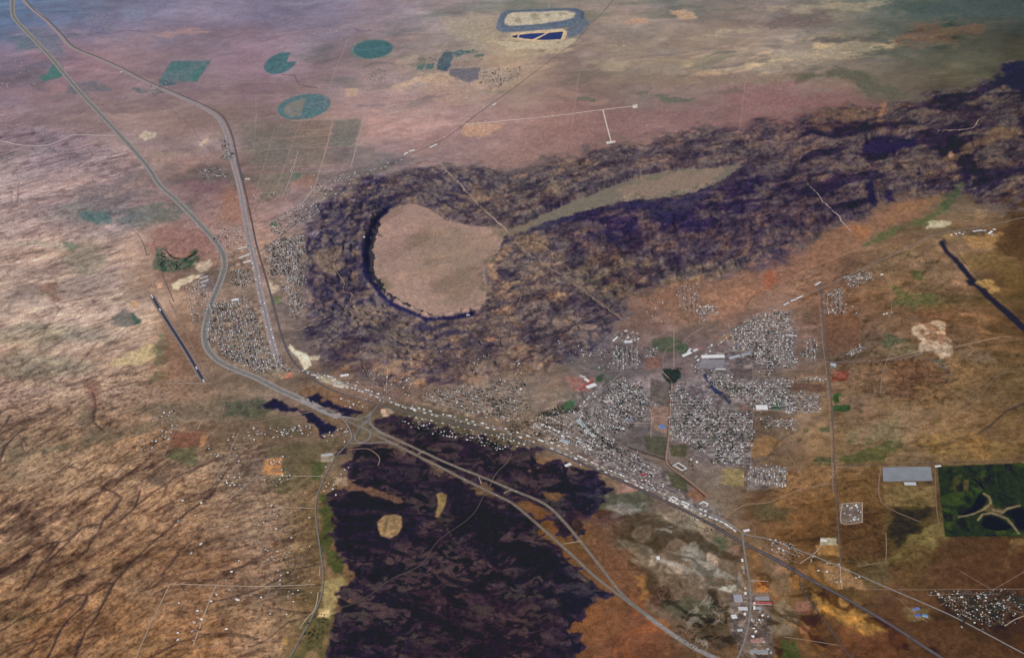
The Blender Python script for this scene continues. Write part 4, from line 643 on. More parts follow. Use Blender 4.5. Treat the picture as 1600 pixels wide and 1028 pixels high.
DT = [("727,195 760,192 800,188 870,181 940,172 995,166", 11, M_CALI), ("942,172 948,196 955,222", 11, M_CALI), ("-80,214 0,221 30,227 70,228 90,222 110,213 130,211 150,212 182,212", 12, smat('pale_track', (.62, .5, .44))),
 ("520,187 512,225 500,265 490,296 472,318", 11, smat('field_road', (.42, .30, .23))), ("455,190 485,188 520,187 567,183", 9, M_TRACK), ("585,148 570,183 557,230 548,262", 9, M_TRACK), ("455,270 500,268 541,266", 7, M_DIRT), ("452,230 478,229 505,225 553,222", 6, M_TRACK), ("466,235 455,275 440,310", 6, M_TRACK),
 ("488,296 470,320 450,335 415,350", 10, M_TRACK), ("690,257 700,270 722,292 745,318 775,345 803,371", 13, smat('cut_line', (.30, .22, .17))), ("810,383 845,410 885,435 925,465 972,499", 15, smat('cut_line_b', (.30, .21, .15))), ("840,372 850,385 868,399 893,425 915,455 950,480 978,502", 9, M_TRACK),
 ("950,452 980,460 1030,488 1055,507", 10, M_TRACK), ("1262,288 1290,318 1330,362", 8, M_TRACK), ("840,447 822,450 812,470 808,480 795,490 790,500 780,530 782,545", 7, smat('pink_track', (.32, .21, .165))), ("535,383 528,400 521,415 530,430 538,443 536,455 550,460 545,475 530,490 500,505 450,515", 8, smat('pink_track_b', (.38, .25, .20))),
 ("530,490 531,505 525,514", 7, M_TRACK), ("438,514 452,512 466,516 490,505", 8, M_DIRT), ("266,912 300,913 337,914 400,916 440,915 492,913", 9, smat('sandy_track', (.46, .34, .24))), ("266,912 258,928 251,943 235,975 213,1028 205,1060", 9, smat('sandy_track_b', (.44, .31, .21))), ("251,943 290,944", 6, M_TRACK), ("338,914 325,945 314,975 302,1008", 10, smat('sandy_track_c', (.46, .34, .24))),
 ("302,1008 345,1012 400,1016", 7, M_TRACK), ("366,914 352,950 342,975", 6, M_TRACK), ("434,793 460,793 492,794", 7, M_DIRT), ("425,914 410,945 400,975", 7, M_TRACK), ("400,745 440,744 505,744", 7, smat('sandy_track_d', (.44, .38, .27))), ("400,745 380,762 360,778", 9, smat('sandy_track_e', (.42, .32, .24))), ("372,677 362,700 350,728 335,750", 8, smat('sandy_track_f', (.40, .30, .22))),
 ("272,676 310,675 345,676 372,677", 7, M_TRACK), ("272,676 262,700 255,715", 9, M_TRACK), ("316,656 309,671", 7, M_DIRT), ("214,706 255,708 240,718 200,722", 7, M_TRACK), ("322,680 318,705 310,724", 7, M_TRACK), ("297,706 320,705", 6, M_TRACK), ("360,695 388,693", 7, M_DIRT), ("352,630 345,655", 7, M_TRACK),
 ("260,599 290,599 330,599", 8, smat('end_road', (.44, .34, .28))), ("290,633 325,624 355,621", 6, M_TRACK), ("400,660 450,650 500,642", 7, smat('lake_track', (.34, .24, .19))), ("250,420 258,440 266,458 272,472", 10, smat('purple_road', (.18, .12, .11))), ("264,470 280,500 300,540 316,570 330,592", 9, smat('taxi_strip', (.30, .21, .17))), ("545,703 572,701 585,707 593,716 591,727", 8, smat('red_track', (.36, .22, .17))),
 ("760,764 745,795 730,812 700,833 680,850 660,880 640,892 620,900 600,912 580,928 555,942 530,950 515,955", 7, smat('lava_track', (.095, .072, .06))), ("800,709 790,725 775,740 765,760", 7, smat('lava_track_b', (.15, .11, .09))), ("592,672 600,690 600,700", .1, M_TRACK),
 ("497,925 495,940 490,955 480,965 468,982", 7, smat('sand_edge', (.55, .42, .30))), ("500,885 499,900", 6, M_DIRT), ("404,920 450,919 500,917", 5, M_TRACK), ("1120,820 1160,790 1200,785 1250,765 1300,755", 10, smat('ochre_road', (.34, .21, .13))), ("1100,798 1130,806 1165,815 1180,825 1182,845 1220,868 1250,880", 9, smat('canal_road', (.26, .15, .10))),
 ("1250,880 1262,872 1275,862 1285,850", 7, M_DIRT), ("1200,842 1250,862", .1, M_TRACK), ("1313,884 1314,905 1316,920", 7, M_DIRT), ("1384,832 1385,855 1384,875", 7, M_TRACK), ("1340,885 1380,878 1384,876", 6, M_TRACK), ("1376,731 1377,784 1430,812 1440,815", 7, M_TRACK), ("1461,735 1463,790 1468,822", 9, smat('red_lane', (.26, .13, .08))),
 ("1345,920 1400,921 1450,921 1600,920", 5, M_TRACK), ("1500,892 1545,918 1555,919 1600,893", 5, M_TRACK), ("1490,543 1530,533 1560,527 1580,526", 8, smat('quarry_road', (.38, .25, .17))), ("1380,563 1410,556 1445,545", 7, M_DIRT), ("1375,615 1378,590 1385,565 1400,535", 7, M_TRACK), ("1600,575 1580,578 1555,590 1535,615 1515,635 1490,650", 6, smat('ravine_track', (.24, .16, .09))),
 ("1530,672 1400,676 1305,678", 4, M_TRACK), ("1305,724 1280,722 1240,723", 5, M_TRACK), ("1255,745 1235,715 1225,700", 6, M_TRACK), ("1228,668 1260,660 1285,650", 6, M_TRACK), ("1233,835 1245,825", .1, M_TRACK), ("1225,995 1262,1000 1310,1008", 7, M_TRACK), ("1404,935 1425,955 1450,972", 5, M_TRACK),
 ("1468,958 1478,955 1488,965 1500,975", .1, M_TRACK), ("1450,930 1500,928 1560,928", 6, smat('estate_street', (.25, .18, .14))), ("1470,945 1490,935 1520,932", 6, M_TRACK), ("1497,965 1510,950 1540,945 1570,942", 6, smat('estate_street_b', (.24, .17, .13))), ("1570,978 1585,968 1600,962", 7, M_DIRT), ("1560,940 1580,952 1600,958", 5, M_TRACK),
 ("1085,470 1090,455 1080,443", 6, M_TRACK), ("1030,455 1040,462 1045,485", 5, M_TRACK), ("1200,465 1215,450 1232,446 1250,428 1300,405 1345,388 1360,385", 7, smat('wash_road', (.36, .24, .18))), ("1200,465 1180,475 1150,490", 7, M_TRACK), ("1380,410 1395,395", .1, M_TRACK), ("1465,205 1500,203 1520,200 1530,187 1542,182", 8, smat('mesa_road', (.36, .26, .20))),
 ("1300,655 1300,660", .1, M_TRACK), ("1410,560 1412,600", .1, M_TRACK), ("1387,418 1393,450 1393,490", 6, M_TRACK), ("1365,510 1395,490", 5, M_TRACK), ("800,188 800,189", .1, M_TRACK), ("1012,0 1000,40", .1, M_TRACK), ("860,0 857,14", 7, M_DIRT), ("700,65 694,78 688,90", 6, M_DIRT), ("703,40 700,60", .1, M_TRACK),
 ("400,58 450,52 500,46 560,41 640,52 700,51 712,30", 6, M_TRACK), ("770,190 755,192", .1, M_TRACK), ("1150,831 1135,860", .1, M_TRACK), ("1172,907 1200,908", 7, M_DIRT), ("980,660 1018,661 1018,650", 7, M_DIRT), ("1018,645 1017,684", 5, M_DIRT), ("1037,575 1036,560 1042,545 1058,538", 8, M_TRACK), ("1068,533 1085,520 1100,512", 8, smat('wash_road_b', (.38, .28, .2))),
 ("805,560 822,575 822,600", 6, M_TRACK), ("830,625 850,615 885,610", 6, M_TRACK), ("842,590 856,600 870,602 900,625", 6, M_TRACK), ("650,615 700,618 760,620 820,618", 6, M_TRACK), ("606,576 604,600 604,615", 7, smat('pink_track_c', (.36, .26, .21))), ("568,570 575,585 580,592 592,600", 6, M_TRACK), ("320,480 326,500 322,520", .1, M_TRACK),
 ("0,344 0,345", .1, M_TRACK), ("-60,350 0,335 25,328 60,315 115,311 125,313", 8, smat('pink_lane', (.36, .24, .21))), ("168,337 185,343 200,350 207,360", 9, smat('stone_dam', (.30, .28, .28))), ("207,360 218,370 225,385 230,400", 6, smat('wash_dark', (.10, .09, .09))), ("112,211 100,213", .1, M_TRACK), ("320,135 360,128 400,122", 6, M_TRACK),
 ("420,55 405,57", .1, M_TRACK), ("350,417 380,415 400,413", 8, M_HWY), ("352,422 330,425 305,430", 8, M_HWY), ("358,395 365,412 352,425 345,440", 6, M_HWY), ("341,388 343,400 338,415 333,422", 6, M_HWY)]
for t, wd, m_ in DT:
    if wd > 1:
        y_ = pts(t)[0][1]; ribbon('dirt_track', t, wd * (1.25 if y_ > 300 else 1.9), M_FAR if (y_ < 300 and m_ in (M_TRACK, M_DIRT)) else m_, 2.4 if wd < 12 else 3.0)
ribbon('runway', "237,462 260,500 290,547 318,595", 34, M_RUN, 2.8)
ribbon('runway_margin', "237,462 260,500 290,547 318,595", 84, smat('graded_margin', (.27, .20, .17)), 1.4)
for t in ("236,461 239,466", "249,482 251,486", "306,573 308,577", "317,593 319,597"): ribbon('runway_marking', t, 15, M_LINE, 3.2, step=60)
def flat(name, t, c, lift, rough=.85, spec=.2, label=None, cat=None, group=None, kind='structure', noise=.12):
    q = pts(t); me = bpy.data.meshes.new(name); P3 = [W(*p) for p in q]; z = max(p[2] for p in P3) + lift
    me.from_pydata([(p[0], p[1], z) for p in P3], [], [tuple(range(len(q)))]); me.update()
    if me.polygons[0].normal.z < 0: me.flip_normals()
    me.materials.append(smat(name + '_surface', c, rough, noise, .01, spec)); return tag(link(name, me), label, cat, group, kind)
for t, c in (("800,57 809,55 808,60 801,59", (.012, .02, .09)), ("812,55 830,53 852,52 848,55 832,62 820,61 810,59", (.014, .035, .16)), ("858,52 880,50 878,57 876,62 855,63 838,63 848,57", (.014, .03, .13)),
             ("1529,773 1534,772 1540,776 1541,783 1535,792 1524,800 1508,805 1500,805 1510,797 1520,790", (.002, .003, .007)), ("1537,809 1550,806 1562,810 1575,818 1582,824 1572,828 1558,829 1540,826 1533,820", (.002, .003, .007)), ("1572,800 1592,795 1640,793 1640,838 1600,828 1590,826 1584,812", (.002, .003, .007)), ("1515,745 1525,748 1532,753 1540,765 1536,764 1528,756", (.003, .004, .009))):
    flat('pond', t, c, 1.5, .45, .12)
flat('paved_yard', "1379,730 1454,729 1457,751 1380,752", (.25, .26, .27), 2.0); flat('well_pad', "988,165 996,163 996,169 989,170", (.7, .6, .52), 2.0); flat('well_pad', "947,222 961,220 962,223 948,226", (.7, .6, .52), 2.0)
flat('paved_yard', "1096,562 1131,562 1130,573 1092,575", (.27, .24, .25), 1.6); flat('paved_yard', "415,709 424,706 524,706 519,722 503,722", (.2, .2, .2), -99)
flat('reservoir', "1108,604 1112,602 1122,610 1127,616 1125,618 1117,614", (.03, .04, .12), 1.4, .2)
for t in ("1316,787 1345,785 1347,790 1347,812 1344,816 1315,817",): ribbon('perimeter_road', t + " 1316,787", 10, M_DIRT, 1.8, step=20)

# ------------------------------------------------------------------ houses and trees
HT = {'white': (.84, .83, .80), 'pale grey': (.44, .44, .45), 'tan': (.36, .29, .23), 'brown': (.15, .10, .08), 'dark grey': (.07, .07, .085), 'red': (.34, .09, .07), 'blue': (.12, .2, .4)}
def house_geo(L_=15, Wd=10.5, h=3, rh=2.2, o=.6):
    a, b = L_ / 2, Wd / 2
    V = [(-a, -b, -2), (a, -b, -2), (a, b, -2), (-a, b, -2), (-a, -b, h), (a, -b, h), (a, b, h), (-a, b, h), (-a, 0, h + rh * .95), (a, 0, h + rh * .95),
         (-a - o, -b - o, h - .3), (a + o, -b - o, h - .3), (a + o, 0, h + rh), (-a - o, 0, h + rh), (-a - o, b + o, h - .3), (a + o, b + o, h - .3)]
    F = [(0, 1, 5, 4), (1, 2, 6, 5), (2, 3, 7, 6), (3, 0, 4, 7), (5, 6, 9, 9), (7, 4, 8, 8), (10, 11, 12, 13), (13, 12, 15, 14)]
    return np.array(V, float), np.array(F)
HV, HF = house_geo()
HF_W = np.array([0, 0, 0, 0, 0, 0, 1, 1])
rs = random.Random(5)
def tree_geo(seed, n=34, r=3.6, h=7.5):
    g = random.Random(seed); V, F, K = [], [], []
    def quadstrip(a, b, ra, rb, kind):
        i0 = len(V)
        for (c, rr) in ((a, ra), (b, rb)):
            for k in range(4): V.append((c[0] + rr * math.cos(k * 1.5708), c[1] + rr * math.sin(k * 1.5708), c[2]))
        for k in range(4): F.append((i0 + k, i0 + (k + 1) % 4, i0 + 4 + (k + 1) % 4, i0 + 4 + k)); K.append(kind)
    quadstrip((0, 0, -1), (0, 0, h * .6), .45, .2, 0)
    for i in range(n):                     # leaf clumps spread through the crown
        u = g.uniform(0, 6.283); q = g.random() ** .5; zz = g.uniform(.25, 1.0); rr = r * q * math.sin(min(1, (1.12 - zz) * 1.9) * 1.5)
        cx, cy, cz = rr * math.cos(u), rr * math.sin(u), h * zz; s = g.uniform(1.1, 2.1)
        ax = Vector((g.uniform(-1, 1), g.uniform(-1, 1), g.uniform(-.4, 1))).normalized(); t1 = ax.orthogonal().normalized(); t2 = ax.cross(t1)
        i0 = len(V)
        for a, b in ((-s, -s * .7), (s, -s * .8), (s * .8, s), (-s * .9, s * .7)): V.append((cx + t1.x * a + t2.x * b, cy + t1.y * a + t2.y * b, cz + t1.z * a + t2.z * b))
        F.append((i0, i0 + 1, i0 + 2, i0 + 3)); K.append(1 + (i % 3))
    return np.array(V), np.array(F), np.array(K)
TREES = [tree_geo(s, 32) for s in range(4)]
LEAF = np.array([(.06, .045, .035), (.030, .050, .032), (.045, .066, .04), (.022, .036, .028)])
HOUSES, TREE_L = [], []     # (X, Y, Z, rot, scale, colour key, place)
def pal(p):
    r = rs.random(); a = 0
    for k, v in p:
        a += v
        if r < a: return k
    return 'tan'
PD = (('white', .25), ('pale grey', .15), ('tan', .22), ('brown', .18), ('dark grey', .15), ('red', .04), ('blue', .01))
PW = (('white', .38), ('pale grey', .22), ('tan', .20), ('dark grey', .10), ('brown', .10))
PE = (('white', .16), ('pale grey', .16), ('tan', .22), ('brown', .24), ('dark grey', .20), ('red', .02))
PR = (('white', .20), ('pale grey', .14), ('tan', .26), ('brown', .18), ('dark grey', .10), ('red', .11), ('blue', .01))
STREETS = []
def grove_at(X, Y, place, k):
    for _ in range(k): TREE_L.append((X + rs.uniform(-14, 14), Y + rs.uniform(-18, 18), 0, rs.uniform(0, 6), rs.uniform(1.2, 2.0), '', place))
def hood(t, u, place, fill=.85, row=72, gap=21, p=PD, tf=.5, streets=True, sc=1.0):
    q = pts(t); cx = sum(a[0] for a in q) / len(q); cy = sum(a[1] for a in q) / len(q)
    o = W(cx, cy); e = W(cx + u[0], cy + u[1]); ang = math.atan2(e[1] - o[1], e[0] - o[0]); ca, sa = math.cos(ang), math.sin(ang)
    WQ = [W(*a) for a in q]; R_ = max(math.hypot(a[0] - o[0], a[1] - o[1]) for a in WQ) + 50
    wq = [(a[0], a[1]) for a in WQ]
    gap *= 1.3; row *= 1.05; fill *= .9; tf *= .8; sc *= 1.05;
    v = -R_; k = 0
    while v < R_:
        if streets:
            run = []; uu = -R_
            while uu <= R_ + 30:
                X, Y = o[0] + uu * ca - v * sa, o[1] + uu * sa + v * ca
                if uu <= R_ and inside(wq, X, Y): run.append((X, Y))
                else:
                    if len(run) > 3: STREETS.append(run)
                    run = []
                uu += 30
        for side in (-1, 1):
            vv = v + side * 17; uu = -R_ + rs.uniform(0, gap)
            while uu < R_:
                if (uu % 168) < 14 and streets: uu += 15
                X, Y = o[0] + uu * ca - vv * sa + rs.gauss(0, 1.5), o[1] + uu * sa + vv * ca + rs.gauss(0, 1.2)
                nv = float(vnoise(np.float64(X / 120), np.float64(Y / 120), 9)); nt_ = float(vnoise(np.float64(X / 90), np.float64(Y / 90), 21))
                if inside(wq, X + (nv - .5) * 160, Y + (nt_ - .5) * 160):
                    if nt_ > .68 and rs.random() < tf: grove_at(X, Y, place, rs.choice((1, 2, 3)))
                    if nv > .16 and rs.random() < fill: HOUSES.append((X, Y, 0, ang + (math.pi / 2 if rs.random() < .1 else 0) + rs.gauss(0, .03), sc * rs.uniform(.85, 1.2), pal(p), place))
                    for _ in range(2):
                        if rs.random() < tf * .62:
                            bx = rs.uniform(-9, 9); by = side * rs.uniform(9, 14) if rs.random() < .75 else -side * rs.uniform(8, 12)
                            TREE_L.append((X + bx * ca - by * sa, Y + bx * sa + by * ca, 0, rs.uniform(0, 6), rs.uniform(.7, 1.6), '', place))
                uu += gap * rs.uniform(.85, 1.25)
        v += row
def scatter(t, n, place, p=PW, tf=.6, sc=1.0):
    q = pts(t); xs = [a[0] for a in q]; ys = [a[1] for a in q]; k = 0
    while k < n:
        x, y = rs.uniform(min(xs), max(xs)), rs.uniform(min(ys), max(ys))
        if not inside(q, x, y): continue
        X, Y, _ = W(x, y); k += 1
        HOUSES.append((X, Y, 0, rs.choice((0, 1.57, .8, .1)) + rs.gauss(0, .1), sc * rs.uniform(.9, 1.4), pal(p), place))
        for _ in range(3):
            if rs.random() < tf: TREE_L.append((X + rs.uniform(-30, 30), Y + rs.uniform(-30, 30), 0, 0, rs.uniform(.6, 1.3), '', place))
def grove(t, n, place, sc=1.3):
    q = pts(t); xs = [a[0] for a in q]; ys = [a[1] for a in q]; k = 0
    while k < n:
        x, y = rs.uniform(min(xs), max(xs)), rs.uniform(min(ys), max(ys))
        if not inside(q, x, y): continue
        X, Y, _ = W(x, y); k += 1; TREE_L.append((X, Y, 0, rs.uniform(0, 6), sc * rs.uniform(.7, 1.3), '', place))
# dense blocks
hood("1049,602 1078,602 1082,622 1112,622 1112,640 1174,648 1173,727 1140,728 1112,722 1112,705 1092,700 1076,690 1048,690", (1, .0), 'in the square street grid east of the canal', .96, 60, 18, PD, .62)
hood("1106,588 1120,594 1178,596 1234,592 1236,640 1176,640 1150,628 1128,612", (1, .0), 'in the blocks north of the square street grid', .92, 62, 19, PD, .5)
hood("1138,520 1160,508 1180,492 1215,484 1238,486 1244,515 1240,535 1242,570 1215,572 1205,590 1190,590 1180,560 1150,545", (1, .12), 'in the curved streets north of the shopping yard', .92, 60, 20, PD, .45)
hood("1085,556 1100,578 1130,578 1142,590 1140,600 1110,588 1095,585", (1, .4), 'beside the shopping yard', .5, 80, 34, PW, .3)
hood("962,540 995,540 996,577 964,578", (0, 1), 'in the small grid at the foot of the mesa', .95, 58, 19, PD, .5)
hood("1003,540 1030,543 1016,560 1004,558", (1, .1), 'in the small cluster east of the foothill grid', .8, 62, 22, PR, .4)
hood("900,545 960,548 960,556 905,556", (1, .1), 'along the foot of the mesa', .4, 50, 30, PW, .6)
hood("955,598 975,586 1012,606 1018,630 1012,648 985,665 960,672 935,655 930,640", (2, 1.0), 'in the slanted streets west of the canal', .92, 60, 19, PD, .72)
hood("822,668 860,640 900,640 930,640 935,655 960,672 958,684 1000,712 1035,735 1020,745 985,740 930,712 880,692", (2, .98), 'in the old town beside the railway', .70, 66, 26, PW, .5)
hood("900,722 985,740 1020,748 1050,760 1070,772 1040,772 980,748 920,722", (2, .98), 'on the long avenue beside the railway', .6, 60, 26, PW, .3)
hood("655,620 700,605 760,600 820,592 822,640 800,658 760,650 700,638", (1, .25), 'on the slope under the mesa west of the old town', .62, 58, 24, PR, .5)
hood("625,655 700,668 745,678 832,690 830,702 760,698 730,690 680,678 640,666", (2, .5), 'in the thin row along the edge of the lava', .42, 52, 24, PW, .7, False)
hood("325,480 345,468 385,464 400,490 412,530 432,560 455,573 440,583 400,580 360,563 340,545 327,518", (.25, 1), 'in the village inside the bend of the highway', .88, 56, 20, PD, .45)
hood("412,388 440,372 474,365 478,392 470,412 476,440 470,455 455,445 440,432 425,430", (.6, 1), 'in the village between railway and mesa', .92, 52, 19, PD, .6)
hood("440,440 470,460 478,495 462,500 448,470", (.5, 1), 'in the strip south of the mesa village', .6, 60, 24, PW, .4)
hood("366,420 388,418 400,440 385,448 365,445", (.2, 1), 'beside the highway junction', .8, 55, 22, PD, .5)
hood("333,358 390,352 393,385 345,388", (1, .1), 'beside the highway north of the junction', .4, 70, 34, PW, .4)
hood("415,350 450,328 490,318 500,332 465,352 430,372", (1, -.55), 'along the county road by the mesa', .5, 56, 28, PD, .5)
hood("288,440 325,440 328,480 318,505 302,505 290,470", (.2, 1), 'west of the highway bend', .35, 70, 30, PW, .3)
hood("305,262 350,262 355,276 312,278", (1, 0), 'in the hamlet west of the railway', .7, 54, 24, PD, .5)
hood("345,218 356,220 362,250 350,252", (.15, 1), 'in the hamlet at the railway bend', .8, 50, 22, PD, .5)
hood("572,120 588,108 604,110 604,122 582,138", (1, -.3), 'in the scattered settlement near the crop circles', .45, 70, 34, PW, .4)
hood("748,112 815,104 815,120 760,142", (1, -.1), 'beside the far county road', .5, 60, 30, PW, .4)
hood("655,92 700,78 755,76 758,90 700,110", (1, -.1), 'among the far garden fields', .15, 90, 50, PW, .5)
hood("478,290 555,268 560,276 500,302", (1, -.4), 'on the county road north of the mesa', .4, 60, 30, PW, .4)
hood("1286,456 1316,450 1322,488 1290,490", (0, 1), 'in the east trailer grid', .78, 56, 22, PR, .25)
hood("1312,432 1340,428 1362,424 1362,436 1330,448", (1, -.1), 'beside the hill road', .75, 54, 22, PD, .4)
hood("1322,558 1328,548 1350,538 1352,546 1340,556", (1, -.8), 'in the lone cluster on the east plain', .92, 48, 20, PW, .2)
hood("1256,530 1274,530 1275,566 1258,566", (0, 1), 'in the narrow block west of the section road', .95, 56, 19, PD, .5)
hood("1222,626 1280,622 1282,642 1224,645", (1, 0), 'beside the playing field', .92, 56, 20, PD, .4)
hood("1182,650 1250,656 1250,668 1196,668", (1, 0), 'in the dark blocks south of the white hall', .9, 54, 20, PD, .6)
hood("1168,730 1228,729 1230,756 1172,762", (0, 1), 'in the sparse trailer lots on ochre ground', .75, 56, 22, PW, .05)
hood("1242,587 1290,589 1290,594 1244,594", (1, 0), 'in the thin rows west of the section road', .7, 50, 24, PW, .2); hood("1235,612 1290,614 1290,620 1236,620", (1, 0), 'in the thin rows west of the section road', .7, 50, 24, PW, .2)
hood("1058,452 1090,440 1092,470 1085,490 1062,480", (0, 1), 'in the red-earth hamlet under the mesa', .35, 60, 30, PW, .5); hood("1090,482 1122,474 1118,492 1098,504", (1, -.5), 'in the red-earth rows under the mesa', .7, 50, 22, PW, .2)
hood("1452,925 1530,924 1600,928 1625,945 1600,960 1550,984 1528,978 1500,962 1478,952", (1, .55), 'in the dark estate at the south-east', .8, 50, 22, PE, 1.3, False, sc=.9)
hood("1200,842 1235,846 1262,868 1240,870 1205,858", (2, 1), 'beside the railway south of the town', .35, 60, 34, PW, .5)
# farms and lone houses
scatter("235,632 285,636 280,680 245,700 205,710 235,660", 46, 'on the dry slope west of the highway'); scatter("395,668 492,664 496,682 405,684", 60, 'beside the dark lake by the highway', PW, .9); scatter("500,674 545,668 545,690 508,692", 22, 'west of the slip roads')
scatter("410,714 455,712 455,745 430,765 412,750", 34, 'by the baseball ground west of the lava', PW, .8); scatter("320,676 400,672 395,720 330,735", 34, 'in the fields west of the baseball ground'); scatter("340,735 375,730 378,765 345,762", 24, 'on the juniper slope', PW, .9)
scatter("395,778 495,775 492,960 400,960", 70, 'on the slope west of the lava road', PW, 1.2); scatter("280,780 400,790 400,1010 270,1020", 34, 'in the far south-west scrub', PW, .6, 1.3); scatter("500,720 545,730 530,775 505,770", 24, 'at the edge of the lava flow')
scatter("530,620 572,622 575,640 540,636", 22, 'between the slip roads and the railway', PW, .5); scatter("560,575 640,585 650,620 600,612", 60, 'at the foot of the mesa by the junction', PD, 1); scatter("460,575 560,592 640,625 600,622 540,600 470,582", 26, 'along the old main road')
scatter("725,560 765,555 760,575 740,582", 14, 'in the mesa hollow'); scatter("795,550 820,570 822,620 800,612", 24, 'on the track down the mesa'); scatter("870,530 960,545 950,580 900,584", 26, 'at the mesa foot above the school'); scatter("540,495 690,540 700,600 560,565", 16, 'scattered on the mesa', PW, .4)
scatter("960,515 1000,518 1000,535 965,535", 18, 'north of the foothill grid', PW, .3, 1.5); scatter("1000,452 1060,445 1070,500 1010,505", 14, 'on the plain under the mesa'); scatter("1380,780 1380,781 1381,781", 0, ''); scatter("1330,500 1350,480 1345,470 1320,475", 5, 'on the east plain')
scatter("1260,862 1310,880 1350,905 1300,910 1270,890", 22, 'on ochre ground beside the railway', PW, .9); scatter("1170,950 1200,948 1205,1020 1180,1030", 26, 'beside the spur road', PW, .4, 1.5); scatter("0,95 50,90 55,140 5,145", 34, 'on the far north-west plain', PW, .3); scatter("225,132 270,128 270,146 230,148", 18, 'beside the far railway', PD, 1.2)
scatter("400,60 600,40 700,60 640,90 500,110", 14, 'on the far north plain', PW, .3); scatter("195,205 245,206 245,218 196,218", 14, 'beside the gravel pit', PW, .3); scatter("140,25 170,20 175,30 145,32", 6, 'on the far hill', PW, 0); scatter("380,340 400,320 470,300 500,270 460,260 400,300", 26, 'in the fields north of the village', PW, .5)
scatter("730,200 770,190 770,180 730,190", 8, 'beside the white dirt road'); scatter("955,60 985,66 985,74 955,72", 16, 'on the far grey plain', PW, 0); scatter("1480,366 1510,362 1560,356 1560,368 1500,374", 18, 'in the quarry yard', PW, 0, 1.6); scatter("1530,920 1600,915 1600,970 1560,985 1500,980", 40, 'in the dark estate at the south-east', PE, 1.6)
scatter("1314,788 1345,787 1346,814 1316,815", 16, 'inside the ring road compound', PW, .6, 1.2); scatter("1350,1005 1420,980 1440,1020 1380,1030", 0, ''); scatter("1410,360 1410,361 1411,361", 0, ''); scatter("1370,488 1395,487 1395,495 1372,495", 5, 'on the east plain', PW, 0, 1.3)
grove("1036,578 1065,575 1064,590 1052,600 1040,596", 150, 'in the park grove by the canal', 1.6); grove("845,645 880,632 885,645 870,650 850,652", 150, 'in the riverside grove of the old town', 1.5); grove("790,668 850,645 850,655 800,680", 110, 'along the wash in the old town', 1.4); grove("885,640 905,636 905,642 880,648", 50, 'along the wash in the old town', 1.4)
grove("905,655 925,670 960,700 950,705 915,675 902,665", 160, 'along the avenue of the old town', 1.4); grove("935,680 960,695 985,705 970,710 945,695", 80, 'along the ditch south of the town', 1.3); grove("1070,710 1080,720 1090,735 1078,735", 20, 'beside the ditch'); grove("400,470 402,480 412,478 410,468", 10, '')
for t in ("244,395 258,392 258,418 246,415", "262,408 285,412 280,422 262,422", "290,408 308,395 306,392 288,406", "258,390 266,402 285,405 270,404"): grove(t, 55, 'in the green park beside the highway', 1.5)
grove("1470,805 1500,806 1496,830 1476,832", 30, 'on the golf course', 1.5); grove("1500,728 1600,726 1600,770 1545,772 1510,742", 90, 'on the golf course', 1.5); grove("1480,830 1600,831 1600,836 1480,836", 40, 'on the golf course', 1.3); grove("1525,928 1560,924 1590,940 1560,962 1500,950", 130, 'in the dark estate at the south-east', 1.4)
grove("480,965 510,955 515,985 480,1010 470,1000", 60, 'in the green hollow beside the lava road', 1.3); grove("1103,600 1140,618 1142,632 1128,625 1105,608", 60, 'along the ditch in the blocks', 1.3); grove("1190,655 1210,668 1200,672 1185,660", 30, ''); grove("1070,800 1130,815 1135,840 1100,830 1060,810", 70, 'in the hollow beside the railway', 1.2)
grove("1020,918 1045,915 1048,935 1025,940", 50, 'in the brown hollow by the interstate', 1.2); grove("1105,945 1130,940 1128,975 1108,972", 45, 'beside the warehouse yards', 1.3); grove("1060,980 1100,985 1110,1015 1070,1020", 60, 'in the brown hollow by the interstate', 1.1); grove("1225,865 1245,870 1240,905 1225,890", 50, 'beside the railway junction', 1.2)
grove("1240,905 1275,925 1280,960 1260,940", 45, 'beside the branch railway', 1.1); grove("905,812 925,812 925,830 900,835", 35, 'beside the interstate', 1.2)
# streets of the town blocks
V, F = [], []
for run in STREETS: ribbon_geo(run, 11, 0, 1.5, V, F)
tag(link('streets', mesh_np('streets', V, F, m=smat('block_street', (.29, .25, .225)))), kind='structure')
# place them: the ones nearest to the camera one by one, the far ones as one mass
def dist(h): return math.sqrt(h[0] ** 2 + h[1] ** 2 + CAM_H ** 2)
def inview(h):
    a, b, _ = project(h[0], h[1], 0); return -20 < a < 1620 and -20 < b < 1048
HOUSES = [h for h in HOUSES if inview(h)]; TREE_L = [h for h in TREE_L if inview(h)]
HOUSES.sort(key=dist); TREE_L.sort(key=dist)
NH, NT = 285, 285
PROTO = {}
def proto_house(k):
    if k not in PROTO:
        walls = np.array(HT[k]) * .5 + np.array((.22, .19, .16)); c = np.where(HF_W[:, None] == 1, np.array(HT[k]), walls)
        me = bpy.data.meshes.new('house'); me.from_pydata([tuple(v) for v in HV], [], [tuple(dict.fromkeys(f)) for f in HF.tolist()]); me.update()
        a = me.color_attributes.new('Col', 'FLOAT_COLOR', 'CORNER')
        for pl in me.polygons:
            for li in pl.loop_indices: a.data[li].color = (*c[pl.index], 1)
        me.materials.append(M_PAINT); PROTO[k] = me
    return PROTO[k]
ADJ = {'white': 'white roofed', 'pale grey': 'pale grey roofed', 'tan': 'tan roofed', 'brown': 'brown roofed', 'dark grey': 'dark grey roofed', 'red': 'red roofed', 'blue': 'blue roofed'}
for h in HOUSES[:NH]:
    o = link('house', proto_house(h[5])); o.location = (h[0], h[1], zw(h[0], h[1]) + .2); o.rotation_euler = (0, 0, h[3]); o.scale = (h[4],) * 3
    tag(o, 'small %s house %s' % (ADJ[h[5]], h[6]), 'house', 'houses ' + h[6])
